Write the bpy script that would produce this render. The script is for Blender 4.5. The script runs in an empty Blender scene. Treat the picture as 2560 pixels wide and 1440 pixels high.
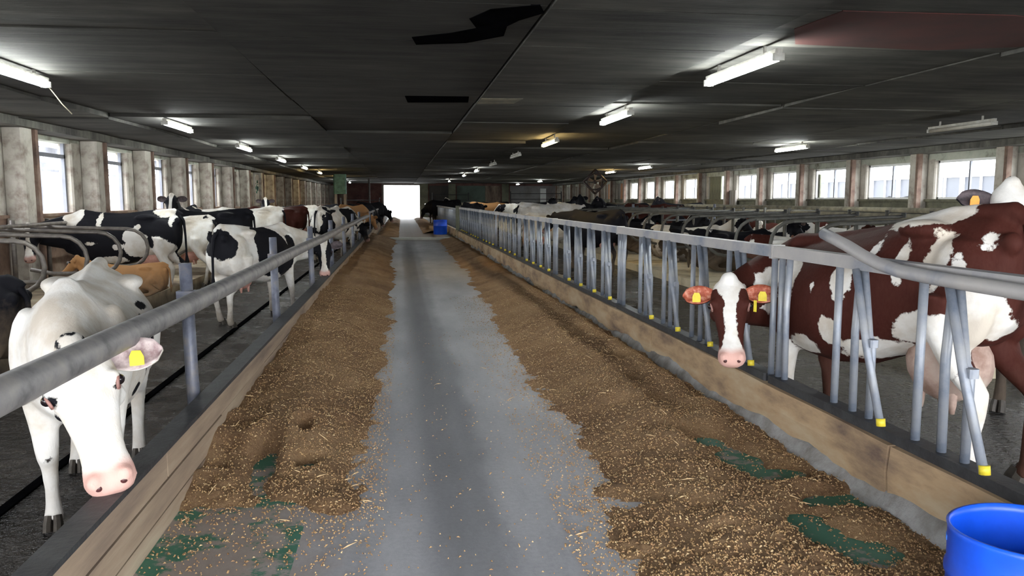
import bpy, bmesh, math, random
import numpy as np
from mathutils import Vector, Matrix
random.seed(7); rng = np.random.default_rng(11)
S = bpy.context.scene; COL = S.collection; PI = math.pi

# ------------------------------------------------------------ camera, world, exposure
CAM_Z = 1.5
cd = bpy.data.cameras.new('camera'); cam = bpy.data.objects.new('camera', cd); COL.objects.link(cam)
cd.sensor_width = 36; cd.lens = 36*1950/2560; cd.clip_start = .05; cd.clip_end = 400
YAW, PITCH = 0.1397138, 0.1133581
cam.location = (0, 0, CAM_Z); cam.rotation_euler = (PI/2-PITCH, 0, -YAW)
S.camera = cam
w = bpy.data.worlds.new('overcast_sky'); S.world = w; w.use_nodes = True
bg = w.node_tree.nodes['Background']; bg.inputs[0].default_value = (.93, .96, 1, 1); bg.inputs[1].default_value = 4.2
S.view_settings.view_transform = 'Standard'; S.view_settings.look = 'None'
S.view_settings.gamma = 1; S.view_settings.use_curve_mapping = False
S.view_settings.exposure = 1.9
try:
    S.cycles.use_denoising = True; S.cycles.max_bounces = 7; S.cycles.diffuse_bounces = 4
    S.cycles.sample_clamp_indirect = 6
except Exception: pass
def portal(name, loc, rot, sx, sy):                    # guides sky light through an opening
    l = bpy.data.lights.new(name, 'AREA'); l.shape = 'RECTANGLE'; l.size = sx; l.size_y = sy
    l.cycles.is_portal = True
    o = bpy.data.objects.new(name, l); COL.objects.link(o); o.location = loc; o.rotation_euler = rot
FLOORL, FLOORR = -.15, -.05
XL, XR, ZC, YF, YN = -6.2, 13.3, 2.78, 66.0, -2.6
portal('portal_entrance', (1.5, YN-.02, 1.35), (-PI/2, 0, 0), 13.0, 2.7)
portal('portal_far_door', (0, YF+.3, 1.3), (PI/2, 0, 0), 3.0, 2.7)
portal('portal_left_windows', (XL-.1, 18, 1.87), (0, PI/2, PI), 1.3, 22)
portal('portal_right_windows', (XR+.1, 26, 1.97), (0, PI/2, 0), 1.0, 42)

# ------------------------------------------------------------ materials
def new_mat(name):
    m = bpy.data.materials.new(name); m.use_nodes = True
    nt = m.node_tree; return m, nt, nt.nodes['Principled BSDF']
def N(nt, t, **k):
    n = nt.nodes.new(t)
    for a, b in k.items():
        if a.startswith('i_'): n.inputs[a[2:].replace('_', ' ')].default_value = b
        else: setattr(n, a, b)
    return n
def c4(c): return (c[0], c[1], c[2], 1)
def noise(nt, scale, detail=4, rough=.55, coord=None, stretch=None):
    tc = N(nt, 'ShaderNodeTexCoord'); n = N(nt, 'ShaderNodeTexNoise')
    n.inputs['Scale'].default_value = scale; n.inputs['Detail'].default_value = detail; n.inputs['Roughness'].default_value = rough
    src = tc.outputs[coord or 'Object']
    if stretch:
        mp = N(nt, 'ShaderNodeMapping'); mp.inputs['Scale'].default_value = stretch
        nt.links.new(src, mp.inputs[0]); src = mp.outputs[0]
    nt.links.new(src, n.inputs['Vector']); return n.outputs['Fac']
def ramp(nt, fac, stops):
    r = N(nt, 'ShaderNodeValToRGB'); e = r.color_ramp.elements
    while len(e) < len(stops): e.new(.5)
    for i, (p, c) in enumerate(stops): e[i].position = p; e[i].color = c4(c) if len(c) == 3 else c
    nt.links.new(fac, r.inputs[0]); return r.outputs[0]
def mixc(nt, fac, a, b):
    m = N(nt, 'ShaderNodeMix', data_type='RGBA')
    for v, i in ((fac, 0), (a, 6), (b, 7)):
        if isinstance(v, (int, float)): m.inputs[i].default_value = v
        elif isinstance(v, tuple): m.inputs[i].default_value = c4(v)
        else: nt.links.new(v, m.inputs[i])
    return m.outputs[2]
def mth(nt, op, a, b=None, c=None):
    m = N(nt, 'ShaderNodeMath', operation=op)
    for i, v in enumerate((a, b, c)):
        if v is None: continue
        if isinstance(v, (int, float)): m.inputs[i].default_value = v
        else: nt.links.new(v, m.inputs[i])
    return m.outputs[0]
def bump(nt, bs, h, strength=.4, dist=.02):
    b = N(nt, 'ShaderNodeBump'); b.inputs['Strength'].default_value = strength; b.inputs['Distance'].default_value = dist
    nt.links.new(h, b.inputs['Height']); nt.links.new(b.outputs[0], bs.inputs['Normal'])
def simple(name, c1, c2=None, scale=6, rough=.8, metal=0, bmp=.2, stretch=None, c3=None, bd=.01, coord=None):
    m, nt, bs = new_mat(name)
    bs.inputs['Roughness'].default_value = rough; bs.inputs['Metallic'].default_value = metal
    if c2 is None: c2 = tuple(x*.75 for x in c1)
    f = noise(nt, scale, 6, .62, coord, stretch)
    st = [(.33, c2), (.62, c1)] if c3 is None else [(.3, c2), (.5, c1), (.7, c3)]
    nt.links.new(ramp(nt, f, st), bs.inputs['Base Color'])
    if bmp: bump(nt, bs, noise(nt, scale*4, 4, .6, coord, stretch), bmp, bd)
    return m
def emit(name, c, s):
    m, nt, bs = new_mat(name); bs.inputs['Base Color'].default_value = c4(c)
    bs.inputs['Emission Color'].default_value = c4(c); bs.inputs['Emission Strength'].default_value = s
    return m

M = {}
M['pipe'] = simple('galvanised_pipe', (.27, .26, .26), (.15, .145, .15), 9, .55, .25, .1, c3=(.34, .32, .30))
M['headlock'] = simple('galvanised_headlock', (.25, .27, .31), (.08, .11, .17), 4, .5, .3, .08, c3=(.36, .36, .36))
M['rail'] = simple('dusty_rail', (.34, .33, .33), (.12, .16, .23), 2.2, .6, .2, .1, c3=(.42, .40, .38))
M['darkpipe'] = simple('dark_pipe', (.12, .115, .10), (.05, .05, .05), 6, .6, .3, .1)
M['oldrail'] = simple('worn_neck_rail', (.22, .20, .14), (.10, .09, .07), 5, .8, 0, .2)
M['steel'] = simple('dark_steel', (.055, .058, .062), (.03, .03, .035), 12, .55, .3, .3)
M['post'] = simple('blue_grey_post', (.13, .14, .18), (.06, .065, .09), 8, .5, .3, .2, c3=(.2, .18, .17))
M['plank'] = simple('kerb_plank', (.32, .235, .165), (.16, .115, .09), 2.2, .8, 0, .5, (1, .25, 2.5), (.44, .36, .26))
M['kerbboard'] = simple('rough_kerb_board', (.42, .29, .17), (.15, .10, .075), 2.6, .8, 0, .5, (1, .6, 2.0), (.50, .40, .27))
M['mortar'] = simple('mortar', (.34, .335, .33), (.17, .155, .14), 7, .9, 0, .8)
M['wallw'] = simple('whitewashed_pier', (.42, .39, .34), (.14, .10, .08), 2.6, .9, 0, .4, c3=(.52, .50, .45))
M['lintel'] = simple('whitewashed_lintel', (.38, .40, .34), (.12, .11, .08), 2.2, .9, 0, .4, c3=(.46, .47, .40))
M['sill'] = simple('brown_sill_wall', (.25, .165, .12), (.12, .075, .06), 2.5, .9, 0, .4, c3=(.36, .28, .21))
M['sillr'] = simple('green_grey_sill', (.19, .185, .13), (.08, .08, .06), 2.5, .9, 0, .4)
M['beam'] = simple('brown_column', (.20, .13, .10), (.09, .06, .05), 3, .9, 0, .3, c3=(.28, .22, .18))
M['board'] = simple('weathered_board', (.17, .12, .09), (.05, .04, .035), 3, .85, 0, .4, (1, 2, .3), (.28, .24, .19))
M['board2'] = simple('pale_board', (.36, .34, .31), (.16, .13, .12), 3, .85, 0, .3, (1, 2, .3))
M['board3'] = simple('orange_board', (.62, .30, .15), (.42, .2, .11), 3, .8, 0, .1)
M['brick'] = simple('brick_red_wall', (.13, .06, .055), (.06, .035, .035), 2, .9, 0, .3, c3=(.17, .10, .08))
M['panelg'] = simple('green_grey_panel', (.09, .13, .11), (.05, .06, .05), .9, .8, 0, .2)
M['panelw'] = simple('pale_far_panel', (.24, .24, .25), (.14, .12, .12), .9, .7, 0, .2)
M['paneld'] = simple('dark_far_panel', (.06, .055, .05), (.03, .03, .03), .9, .8, 0, .2)
M['pilg'] = simple('olive_pillar', (.20, .21, .15), (.12, .12, .09), 2, .9, 0, .2)
M['bed'] = simple('cream_bedding', (.52, .46, .33), (.28, .24, .17), 2.4, .95, 0, .6, c3=(.60, .54, .41))
M['dirt'] = simple('dark_stall_dirt', (.05, .042, .035), (.02, .018, .016), 3, .6, 0, .6)
M['outground'] = simple('yard_ground', (.5, .5, .48), (.35, .35, .34), .5, .9, 0, .1)
M['white'] = simple('white_frame', (.80, .81, .82), (.7, .7, .72), 3, .5, 0, 0)
M['greyglass'] = simple('shed_panel', (.060, .066, .082), (.045, .05, .062), .4, .35, 0, 0)
M['grey'] = simple('grey_beam', (.23, .24, .28), (.16, .17, .2), 2, .7, 0, .1)
M['blue'] = simple('blue_plastic', (.005, .085, .70), (.004, .05, .45), 1.6, .38, 0, .05, c3=(.01, .13, .9))
M['blueband'] = simple('blue_plastic_band', (.03, .22, .9), None, 2, .4, 0, .05)
M['chain'] = simple('cord', (.45, .40, .3), None, 5, .8, 0, 0)
M['yellow'] = simple('yellow_plastic', (.74, .60, .04), (.6, .47, .03), 20, .5, 0, 0)
M['orange'] = simple('orange_plastic', (.9, .32, .02), None, 20, .5, 0, 0)
M['red'] = simple('red_plastic', (.6, .03, .03), None, 20, .5, 0, 0)
M['green'] = simple('green_paint', (.02, .16, .10), (.015, .10, .06), 8, .6, 0, .1)
M['greenbox'] = simple('green_motor_cover', (.08, .20, .16), (.04, .1, .08), 8, .6, 0, .1)
M['black'] = simple('black_void', (.004, .004, .005), (.002, .002, .002), 5, .9, 0, 0)
M['housing'] = simple('lamp_housing', (.5, .5, .46), (.3, .28, .24), 8, .6, 0, 0)
M['fan'] = simple('fan_guard', (.035, .02, .02), (.02, .015, .015), 8, .5, .2, 0)
M['hoof'] = simple('hoof_horn', (.06, .05, .04), (.03, .025, .02), 20, .6, 0, .2)
M['eye'] = simple('cow_eye', (.012, .008, .01), None, 5, .08, 0, 0)
M['nostril'] = simple('nostril', (.10, .03, .03), (.05, .015, .015), 20, .4, 0, 0)
M['pinkskin'] = simple('pink_skin', (.62, .33, .27), (.50, .24, .19), 14, .5, 0, .15)
M['dirtyskin'] = simple('soiled_udder_skin', (.50, .36, .30), (.28, .17, .13), 6, .6, 0, .15, c3=(.58, .50, .42))
M['lid'] = simple('pink_eyelid', (.30, .15, .125), None, 14, .5, 0, 0)
M['earin'] = simple('orange_inner_ear', (.42, .10, .05), (.22, .035, .02), 26, .7, 0, .2, c3=(.66, .36, .26))
M['earing'] = simple('grey_inner_ear', (.12, .09, .095), (.03, .025, .03), 18, .7, 0, .2)
M['tube'] = emit('white_tube', (.95, 1, .97), 30)
M['tubey'] = emit('yellowed_tube', (1, .72, .30), 22)
M['tubeoff'] = simple('unlit_tube', (.5, .48, .42), None, 8, .4, 0, 0)
M['corr'] = simple('translucent_roofing', (.7, .72, .75), (.5, .52, .55), 3, .5, 0, 0)
M['straw'] = simple('pale_straw', (.60, .44, .24), (.42, .27, .13), 30, .8, 0, 0)
M['chipb'] = simple('brown_chip', (.32, .18, .08), (.2, .11, .05), 30, .8, 0, 0)
M['chipt'] = simple('tan_chip', (.40, .25, .115), (.26, .15, .06), 30, .8, 0, 0)
M['rust'] = simple('red_brown_panel', (.085, .016, .012), (.045, .011, .01), 1.4, .85, 0, .1)
M['rope'] = M['chain']

def mat_ceiling():
    m, nt, bs = new_mat('dark_concrete_ceiling'); bs.inputs['Roughness'].default_value = .88
    a = noise(nt, .55, 6, .6, None, (1, 1.6, 1)); b = noise(nt, 2.4, 8, .65, None, (.35, 2.2, 1)); oi = N(nt, 'ShaderNodeAttribute', attribute_type='OBJECT', attribute_name='tone')
    c = mth(nt, 'ADD', mth(nt, 'MULTIPLY', a, .55), mth(nt, 'MULTIPLY', b, .45))
    col = ramp(nt, c, [(.34, (.028, .026, .028)), (.48, (.075, .073, .066)), (.66, (.16, .155, .135))])
    mm = N(nt, 'ShaderNodeMix', data_type='RGBA', blend_type='MULTIPLY'); mm.inputs[0].default_value = 1
    nt.links.new(col, mm.inputs[6]); nt.links.new(oi.outputs['Fac'], mm.inputs[7])
    nt.links.new(mm.outputs[2], bs.inputs['Base Color']); bump(nt, bs, b, .5, .02); return m
M['ceiling'] = mat_ceiling()
M['ceiling'].node_tree.nodes['Principled BSDF'].inputs['Specular IOR Level'].default_value = .2
M['black'].node_tree.nodes['Principled BSDF'].inputs['Specular IOR Level'].default_value = 0
M['earwh'] = simple('pale_inner_ear', (.62, .52, .50), (.30, .20, .20), 18, .7, 0, .2)

def mat_alley():
    m, nt, bs = new_mat('alley_concrete'); bs.inputs['Roughness'].default_value = .6
    tc = N(nt, 'ShaderNodeTexCoord'); sp = N(nt, 'ShaderNodeSeparateXYZ'); nt.links.new(tc.outputs['Object'], sp.inputs[0])
    big = noise(nt, 1.1, 6, .6, None, (1.6, .5, 1)); fine = noise(nt, 34, 5, .7)
    base = ramp(nt, mth(nt, 'ADD', mth(nt, 'MULTIPLY', big, .7), mth(nt, 'MULTIPLY', fine, .3)), [(.32, (.27, .275, .295)), (.55, (.42, .425, .45)), (.75, (.54, .545, .57))])
    # dark wheel track worn along the middle
    wob = mth(nt, 'MULTIPLY', mth(nt, 'SUBTRACT', big, .5), .22)
    d = mth(nt, 'ABSOLUTE', mth(nt, 'SUBTRACT', mth(nt, 'ADD', sp.outputs[0], wob), .27))
    tr = N(nt, 'ShaderNodeMapRange'); tr.interpolation_type = 'SMOOTHSTEP'
    nt.links.new(d, tr.inputs[0]); tr.inputs[1].default_value = .10; tr.inputs[2].default_value = .24; tr.inputs[3].default_value = .42; tr.inputs[4].default_value = 0
    base = mixc(nt, tr.outputs[0], base, (.085, .087, .10))
    # brown feed dust toward the edges
    dd = mth(nt, 'ABSOLUTE', mth(nt, 'SUBTRACT', sp.outputs[0], .42))
    t2 = N(nt, 'ShaderNodeMapRange'); nt.links.new(mth(nt, 'ADD', dd, mth(nt, 'MULTIPLY', mth(nt, 'SUBTRACT', noise(nt, 5, 6, .7), .5), .7)), t2.inputs[0])
    t2.inputs[1].default_value = .62; t2.inputs[2].default_value = 1.05; t2.inputs[3].default_value = 0; t2.inputs[4].default_value = .6
    base = mixc(nt, t2.outputs[0], base, (.30, .215, .15))
    # worn green paint of the feed table
    sidem = mth(nt, 'MAXIMUM', mth(nt, 'LESS_THAN', sp.outputs[0], -.47), mth(nt, 'GREATER_THAN', sp.outputs[0], 1.72))
    gn = N(nt, 'ShaderNodeMapRange'); nt.links.new(noise(nt, 3.3, 9, .72, None, (1, 1.2, 1)), gn.inputs[0])
    lo = N(nt, 'ShaderNodeMix', data_type='FLOAT'); nt.links.new(mth(nt, 'GREATER_THAN', sp.outputs[0], .5), lo.inputs[0]); lo.inputs[2].default_value = .495; lo.inputs[3].default_value = .40
    nt.links.new(lo.outputs[0], gn.inputs[1]); nt.links.new(mth(nt, 'ADD', lo.outputs[0], .05), gn.inputs[2])
    gm = mth(nt, 'MULTIPLY', mth(nt, 'MULTIPLY', gn.outputs[0], sidem), .9)
    base = mixc(nt, gm, base, (.018, .17, .105))
    # far end: trodden feed
    fr = N(nt, 'ShaderNodeMapRange'); nt.links.new(mth(nt, 'ADD', sp.outputs[1], mth(nt, 'MULTIPLY', noise(nt, .7, 5), 9)), fr.inputs[0])
    fr.inputs[1].default_value = 30; fr.inputs[2].default_value = 37; fr.inputs[4].default_value = .85
    base = mixc(nt, fr.outputs[0], base, (.15, .10, .06))
    nt.links.new(base, bs.inputs['Base Color']); bump(nt, bs, fine, .25, .006); return m
M['alley'] = mat_alley()

def mat_wet():
    m, nt, bs = new_mat('wet_slurry_floor'); bs.inputs['Specular IOR Level'].default_value = .5
    a = noise(nt, 3.2, 7, .65); b = noise(nt, 22, 4, .65)
    nt.links.new(ramp(nt, a, [(.35, (.012, .010, .008)), (.55, (.030, .023, .017)), (.72, (.085, .066, .046))]), bs.inputs['Base Color'])
    nt.links.new(mth(nt, 'MULTIPLY_ADD', a, .55, -.03), bs.inputs['Roughness'])
    bump(nt, bs, b, 1.0, .16); return m
M['wet'] = mat_wet()

def mat_feed():
    m, nt, bs = new_mat('brown_silage'); bs.inputs['Roughness'].default_value = .9
    a = noise(nt, 1.5, 5, .6); b = noise(nt, 60, 6, .75)
    c = mth(nt, 'ADD', mth(nt, 'MULTIPLY', a, .5), mth(nt, 'MULTIPLY', b, .5))
    nt.links.new(ramp(nt, c, [(.32, (.13, .065, .028)), (.45, (.27, .15, .068)), (.57, (.40, .245, .12)), (.70, (.60, .42, .24))]), bs.inputs['Base Color'])
    bump(nt, bs, b, 1.0, .03); return m
M['feed'] = mat_feed()

def mat_coat():
    m, nt, bs = new_mat('cow_coat'); bs.inputs['Roughness'].default_value = .72
    L = nt.links.new
    def oa(n): return N(nt, 'ShaderNodeAttribute', attribute_type='OBJECT', attribute_name=n).outputs['Fac']
    pa = N(nt, 'ShaderNodeAttribute', attribute_name='patch').outputs['Fac']; mu = N(nt, 'ShaderNodeAttribute', attribute_name='muz').outputs['Fac']
    tc = N(nt, 'ShaderNodeTexCoord'); add = N(nt, 'ShaderNodeVectorMath', operation='ADD')
    cmb = N(nt, 'ShaderNodeCombineXYZ'); sd = oa('seed'); L(sd, cmb.inputs[0]); L(mth(nt, 'MULTIPLY', sd, 1.7), cmb.inputs[1]); L(mth(nt, 'MULTIPLY', sd, .6), cmb.inputs[2])
    L(tc.outputs['Object'], add.inputs[0]); L(cmb.outputs[0], add.inputs[1])
    nz = N(nt, 'ShaderNodeTexNoise'); nz.inputs['Scale'].default_value = 1.5; nz.inputs['Detail'].default_value = 2.5; nz.inputs['Roughness'].default_value = .5; L(add.outputs[0], nz.inputs['Vector'])
    fn = noise(nt, 13, 5, .65); hair = noise(nt, 70, 3, .6, None, (1, 1, .35))
    g = mth(nt, 'MULTIPLY', mth(nt, 'ADD', mth(nt, 'SUBTRACT', nz.outputs['Fac'], .5), oa('bias')), oa('amp'))
    v = mth(nt, 'ADD', mth(nt, 'ADD', pa, g), mth(nt, 'MULTIPLY', mth(nt, 'SUBTRACT', fn, .5), .085))
    mr = N(nt, 'ShaderNodeMapRange'); L(v, mr.inputs[0]); mr.inputs[1].default_value = -.004; mr.inputs[2].default_value = .004
    hue = oa('hue')   # 0 black, 1 red brown, 2 tan
    dark = mixc(nt, mth(nt, 'MINIMUM', hue, 1.0), (.008, .008, .011), (.042, .0085, .006))
    dark = mixc(nt, mth(nt, 'MAXIMUM', mth(nt, 'SUBTRACT', hue, 1.0), 0.0), dark, (.42, .22, .09))
    dark = mixc(nt, mth(nt, 'MULTIPLY', mth(nt, 'MULTIPLY', hair, .3), mth(nt, 'MINIMUM', hue, 1.0)), dark, (.12, .05, .035))
    wh = ramp(nt, noise(nt, 3.5, 5, .6), [(.35, (.56, .50, .42)), (.58, (.74, .72, .68))])
    col = mixc(nt, mr.outputs[0], dark, wh)
    # dung and mud on the lower legs and belly (own shape, stays put)
    sp = N(nt, 'ShaderNodeSeparateXYZ'); L(tc.outputs['Object'], sp.inputs[0])
    zz = mth(nt, 'ADD', sp.outputs[2], mth(nt, 'MULTIPLY', fn, .55))
    md = N(nt, 'ShaderNodeMapRange'); L(zz, md.inputs[0]); md.inputs[1].default_value = .42; md.inputs[2].default_value = .9; md.inputs[3].default_value = .75; md.inputs[4].default_value = 0
    col = mixc(nt, mth(nt, 'MULTIPLY', md.outputs[0], oa('mud')), col, (.15, .11, .075))
    col = mixc(nt, mu, col, mixc(nt, oa('pink'), (.02, .018, .02), (.66, .40, .34)))
    L(col, bs.inputs['Base Color']); bump(nt, bs, hair, .25, .01)
    try: bs.inputs['Specular IOR Level'].default_value = .12
    except Exception: pass
    return m
M['coat'] = mat_coat()

# ------------------------------------------------------------ helpers
def link(o): COL.objects.link(o); return o
class MB:
    def __init__(s): s.v = []; s.f = []; s.mi = []; s.sm = []
    def add(s, vs, fs, mi=0, smooth=False):
        b = len(s.v); s.v += [tuple(p) for p in vs]; s.f += [tuple(i+b for i in f) for f in fs]
        s.mi += [mi]*len(fs); s.sm += [smooth]*len(fs); return s
    def box(s, x0, x1, y0, y1, z0, z1, mi=0, bev=0):
        if bev <= 0:
            v = [(x, y, z) for z in (z0, z1) for y in (y0, y1) for x in (x0, x1)]
            return s.add(v, [(0, 2, 3, 1), (4, 5, 7, 6), (0, 1, 5, 4), (2, 6, 7, 3), (0, 4, 6, 2), (1, 3, 7, 5)], mi)
        b = bev; v = []
        for z in (z0, z1):
            v += [(x0+b, y0, z), (x1-b, y0, z), (x1, y0+b, z), (x1, y1-b, z), (x1-b, y1, z), (x0+b, y1, z), (x0, y1-b, z), (x0, y0+b, z)]
        f = [tuple(range(7, -1, -1)), tuple(range(8, 16))] + [(i, (i+1) % 8, (i+1) % 8+8, i+8) for i in range(8)]
        return s.add(v, f, mi)
    def tube(s, pts, r, n=8, mi=0, cap=True, side=None, smooth=True):
        pts = [Vector(p) for p in pts]; m = len(pts)
        rs = r if isinstance(r, (list, tuple)) else [r]*m
        vs = []; up = None
        for i, p in enumerate(pts):
            t = (pts[min(i+1, m-1)]-pts[max(i-1, 0)]).normalized()
            if up is None:
                a = Vector(side) if side else (Vector((0, 0, 1)) if abs(t.z) < .9 else Vector((1, 0, 0)))
                up = (a-t*a.dot(t)).normalized()
            else: up = (up-t*up.dot(t)).normalized()
            q = t.cross(up); ri = rs[i]; ra, rb = ri if isinstance(ri, (tuple, list)) else (ri, ri)
            for k in range(n):
                an = 2*PI*k/n; vs.append(p+q*(ra*math.cos(an))+up*(rb*math.sin(an)))
        fs = [(i*n+k, i*n+(k+1) % n, (i+1)*n+(k+1) % n, (i+1)*n+k) for i in range(m-1) for k in range(n)]
        b = len(s.v); s.add(vs, fs, mi, smooth)
        if cap: s.f += [tuple(b+k for k in range(n-1, -1, -1)), tuple(b+(m-1)*n+k for k in range(n))]; s.mi += [mi]*2; s.sm += [False]*2
        return s
    def ball(s, c, r, n=12, m=8, mi=0, rot=None):
        vs = [(0, 0, -1)]; 
        for i in range(1, m):
            a = -PI/2+PI*i/m
            for k in range(n): vs.append((math.cos(a)*math.cos(2*PI*k/n), math.cos(a)*math.sin(2*PI*k/n), math.sin(a)))
        vs.append((0, 0, 1)); rr = Vector(r) if isinstance(r, (tuple, list)) else Vector((r, r, r))
        R = rot or Matrix.Identity(3)
        vs = [R @ Vector((v[0]*rr.x, v[1]*rr.y, v[2]*rr.z))+Vector(c) for v in vs]
        fs = [(0, 1+(k+1) % n, 1+k) for k in range(n)]
        for i in range(m-2): fs += [(1+i*n+k, 1+i*n+(k+1) % n, 1+(i+1)*n+(k+1) % n, 1+(i+1)*n+k) for k in range(n)]
        L_ = len(vs)-1; fs += [(L_, 1+(m-2)*n+k, 1+(m-2)*n+(k+1) % n) for k in range(n)]
        return s.add(vs, fs, mi, True)
    def mesh(s, name, mats):
        me = bpy.data.meshes.new(name); me.from_pydata([tuple(v) for v in s.v], [], s.f)
        for m in (mats if isinstance(mats, (list, tuple)) else [mats]): me.materials.append(m)
        if any(s.mi): me.polygons.foreach_set('material_index', s.mi)
        me.polygons.foreach_set('use_smooth', s.sm); me.update(); return me
    def build(s, name, mats, parent=None, loc=None):
        o = bpy.data.objects.new(name, s.mesh(name, mats)); link(o)
        if parent: o.parent = parent
        if loc: o.location = loc
        return o
def meshobj(name, me, parent=None, loc=(0, 0, 0), rz=0):
    o = bpy.data.objects.new(name, me); link(o); o.location = loc; o.rotation_euler = (0, 0, rz)
    if parent: o.parent = parent
    return o
def tag(o, label=None, cat=None, group=None, kind=None):
    if label: o['label'] = label
    if cat: o['category'] = cat
    if group: o['group'] = group
    if kind: o['kind'] = kind
    return o
def empty(name, loc=(0, 0, 0), rz=0, **k):
    o = bpy.data.objects.new(name, None); link(o); o.location = loc; o.rotation_euler = (0, 0, rz); o.empty_display_size = .1
    return tag(o, **k)
def struct(o): o['kind'] = 'structure'; return o
def copy_tree(o, parent=None):
    c = o.copy(); COL.objects.link(c)
    if parent: c.parent = parent
    for ch in list(o.children): copy_tree(ch, c)
    return c
def arc(c, r, a0, a1, n, ax=(1, 0, 0), ay=(0, 0, 1)):
    c = Vector(c); ax = Vector(ax); ay = Vector(ay)
    return [c+ax*(r*math.cos(a0+(a1-a0)*i/n))+ay*(r*math.sin(a0+(a1-a0)*i/n)) for i in range(n+1)]
def vnoise(x, y, seed=0):                               # numpy value noise
    x = np.asarray(x, float); y = np.asarray(y, float); xi = np.floor(x).astype(int); yi = np.floor(y).astype(int)
    fx = x-xi; fy = y-yi; fx = fx*fx*(3-2*fx); fy = fy*fy*(3-2*fy)
    def h(a, b): 
        n = (a*374761393+b*668265263+seed*1274126177) & 0xffffffff
        n = ((n ^ (n >> 13))*1274126177) & 0xffffffff
        return ((n ^ (n >> 16)) & 0xffff)/65535.
    return (h(xi, yi)*(1-fx)+h(xi+1, yi)*fx)*(1-fy)+(h(xi, yi+1)*(1-fx)+h(xi+1, yi+1)*fx)*fy
def fbm(x, y, o=4, seed=0):
    r = 0; a = .5
    for i in range(o): r = r+a*vnoise(x*2**i, y*2**i, seed+i); a *= .5
    return r/(1-.5**o)

def xr(y): return 2.33-.009*y            # face of the right kerb
def xl(y): return -1.10                  # face of the left kerb

# ------------------------------------------------------------ floors, ground
struct(MB().box(-1.185, 2.5, YN, YF, -.3, 0).build('floor', M['alley']))
fl = struct(MB().box(XL, -1.185, YN, YF, -.5, FLOORL).build('floor', M['wet']))
fr_ = struct(MB().box(2.4, XR, YN, YF, -.5, FLOORR).build('floor', M['wet']))
# manure channel edge in the left pen
struct(MB().box(-2.16, -2.10, YN, YF, FLOORL-.02, FLOORL+.012).build('trim_1', M['black']))
og = struct(MB().box(-90, 90, -40, 180, -.75, -.52).build('floor', M['outground']))
struct(MB().box(-16, XL-.2, -4, 70, -.5, -.15).build('floor', M['outground'])); struct(MB().box(XR+.2, 40, -4, 70, -.5, .15).build('floor', M['outground'])); struct(MB().box(-6, 14, YF+.2, 110, -.5, 0).build('floor', M['outground'])); struct(MB().box(-6, 14, -20, YN-.2, -.5, 0).build('floor', M['outground']))

# ------------------------------------------------------------ ceiling slabs
ceil = struct(MB().box(XL-.3, XR+.3, YN-.3, YF+.3, 3.0, 3.2).build('ceiling', M['ceiling']))
cols = [(-6.3, -4.45, 2.75), (-4.45, -1.4, 2.80), (-1.4, 1.0, 2.785), (1.0, 2.8, 2.77), (2.8, 5.4, 2.82), (5.4, 8.2, 2.80), (8.2, 10.8, 2.815), (10.8, 13.4, 2.77)]
ys = [YN-.2, 0.5, 3.0, 5.3, 6.6, 8.7, 10.7, 13.0, 15.4, 17.6, 20.2, 22.6, 25, 27.5, 30, 32.5, 35, 38, 41, 44, 47, 50, 53, 56, 59, 62, YF+.2]
hr = random.Random(5)
for ci, (a, b, z) in enumerate(cols):
    for j in range(len(ys)-1):
        y0, y1 = ys[j], ys[j+1]; dz = hr.uniform(-.022, .022); t = hr.uniform(-.012, .012); g = .011
        if (ci in (2, 3) and y0 < 10.5) or (ci == 4 and 2.9 < y0 < 6.6): dz = t = 0
        z0, z1 = z+dz-t, z+dz+t
        mb = MB().add([(a+g, y0+g, z0), (b-g, y0+g, z0), (b-g, y1-g, z1), (a+g, y1-g, z1), (a+g, y0+g, 3.0), (b-g, y0+g, 3.0), (b-g, y1-g, 3.0), (a+g, y1-g, 3.0)],
                      [(0, 3, 2, 1), (0, 1, 5, 4), (1, 2, 6, 5), (2, 3, 7, 6), (3, 0, 4, 7)])
        o = mb.build('slab', M['ceiling'], ceil)
        tone = .74*hr.uniform(.72, 1.2)*{2: .42, 3: .75, 1: .75}.get(ci, 1.0)  # middle slab columns toned darker than the outer ones
        if ci == 2: tone *= 1.15
        o['tone'] = tone*(1.25 if y0 < 6 and ci >= 3 else 1)  # near slabs on the right toned paler
ceil['tone'] = .5
struct(MB().box(-6.3, -5.75, YN, YF, 2.62, 2.76).build('trim_2', M['ceiling']))['tone'] = 1.3
struct(MB().box(12.75, 13.4, YN, YF, 2.64, 2.78).build('trim_3', M['ceiling']))['tone'] = 1.2
def poly_patch(name, pts, z, mat, label, cat):
    n = len(pts); v = [(x, y, z) for x, y in pts]+[(x, y, z+.07) for x, y in pts]
    f = [tuple(range(n-1, -1, -1)), tuple(range(n, 2*n))]+[(i, (i+1) % n, n+(i+1) % n, n+i) for i in range(n)]
    o = MB().add(v, f).build(name, mat, ceil); o['label'] = label; return o
poly_patch('hole_dark', [(.10, 6.45), (.14, 6.75), (.55, 6.62), (.82, 6.3), (.80, 5.95), (.86, 5.75), (1.0, 5.5), (.93, 5.28), (.62, 5.45), (.50, 5.75), (.58, 6.05), (.40, 6.25)], 2.781, M['black'], 'black sheet painted as the dark of an irregular ceiling hole', 'hole_dark')  # darkness inside the hole painted as a flat black sheet
poly_patch('opening', [(.06, 10.05), (.86, 10.0), (.90, 10.6), (.10, 10.72)], 2.781, M['black'], 'black sheet painted as the dark of a rectangular ceiling opening', 'opening')  # flat black sheet stands in for the dark of the opening
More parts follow.
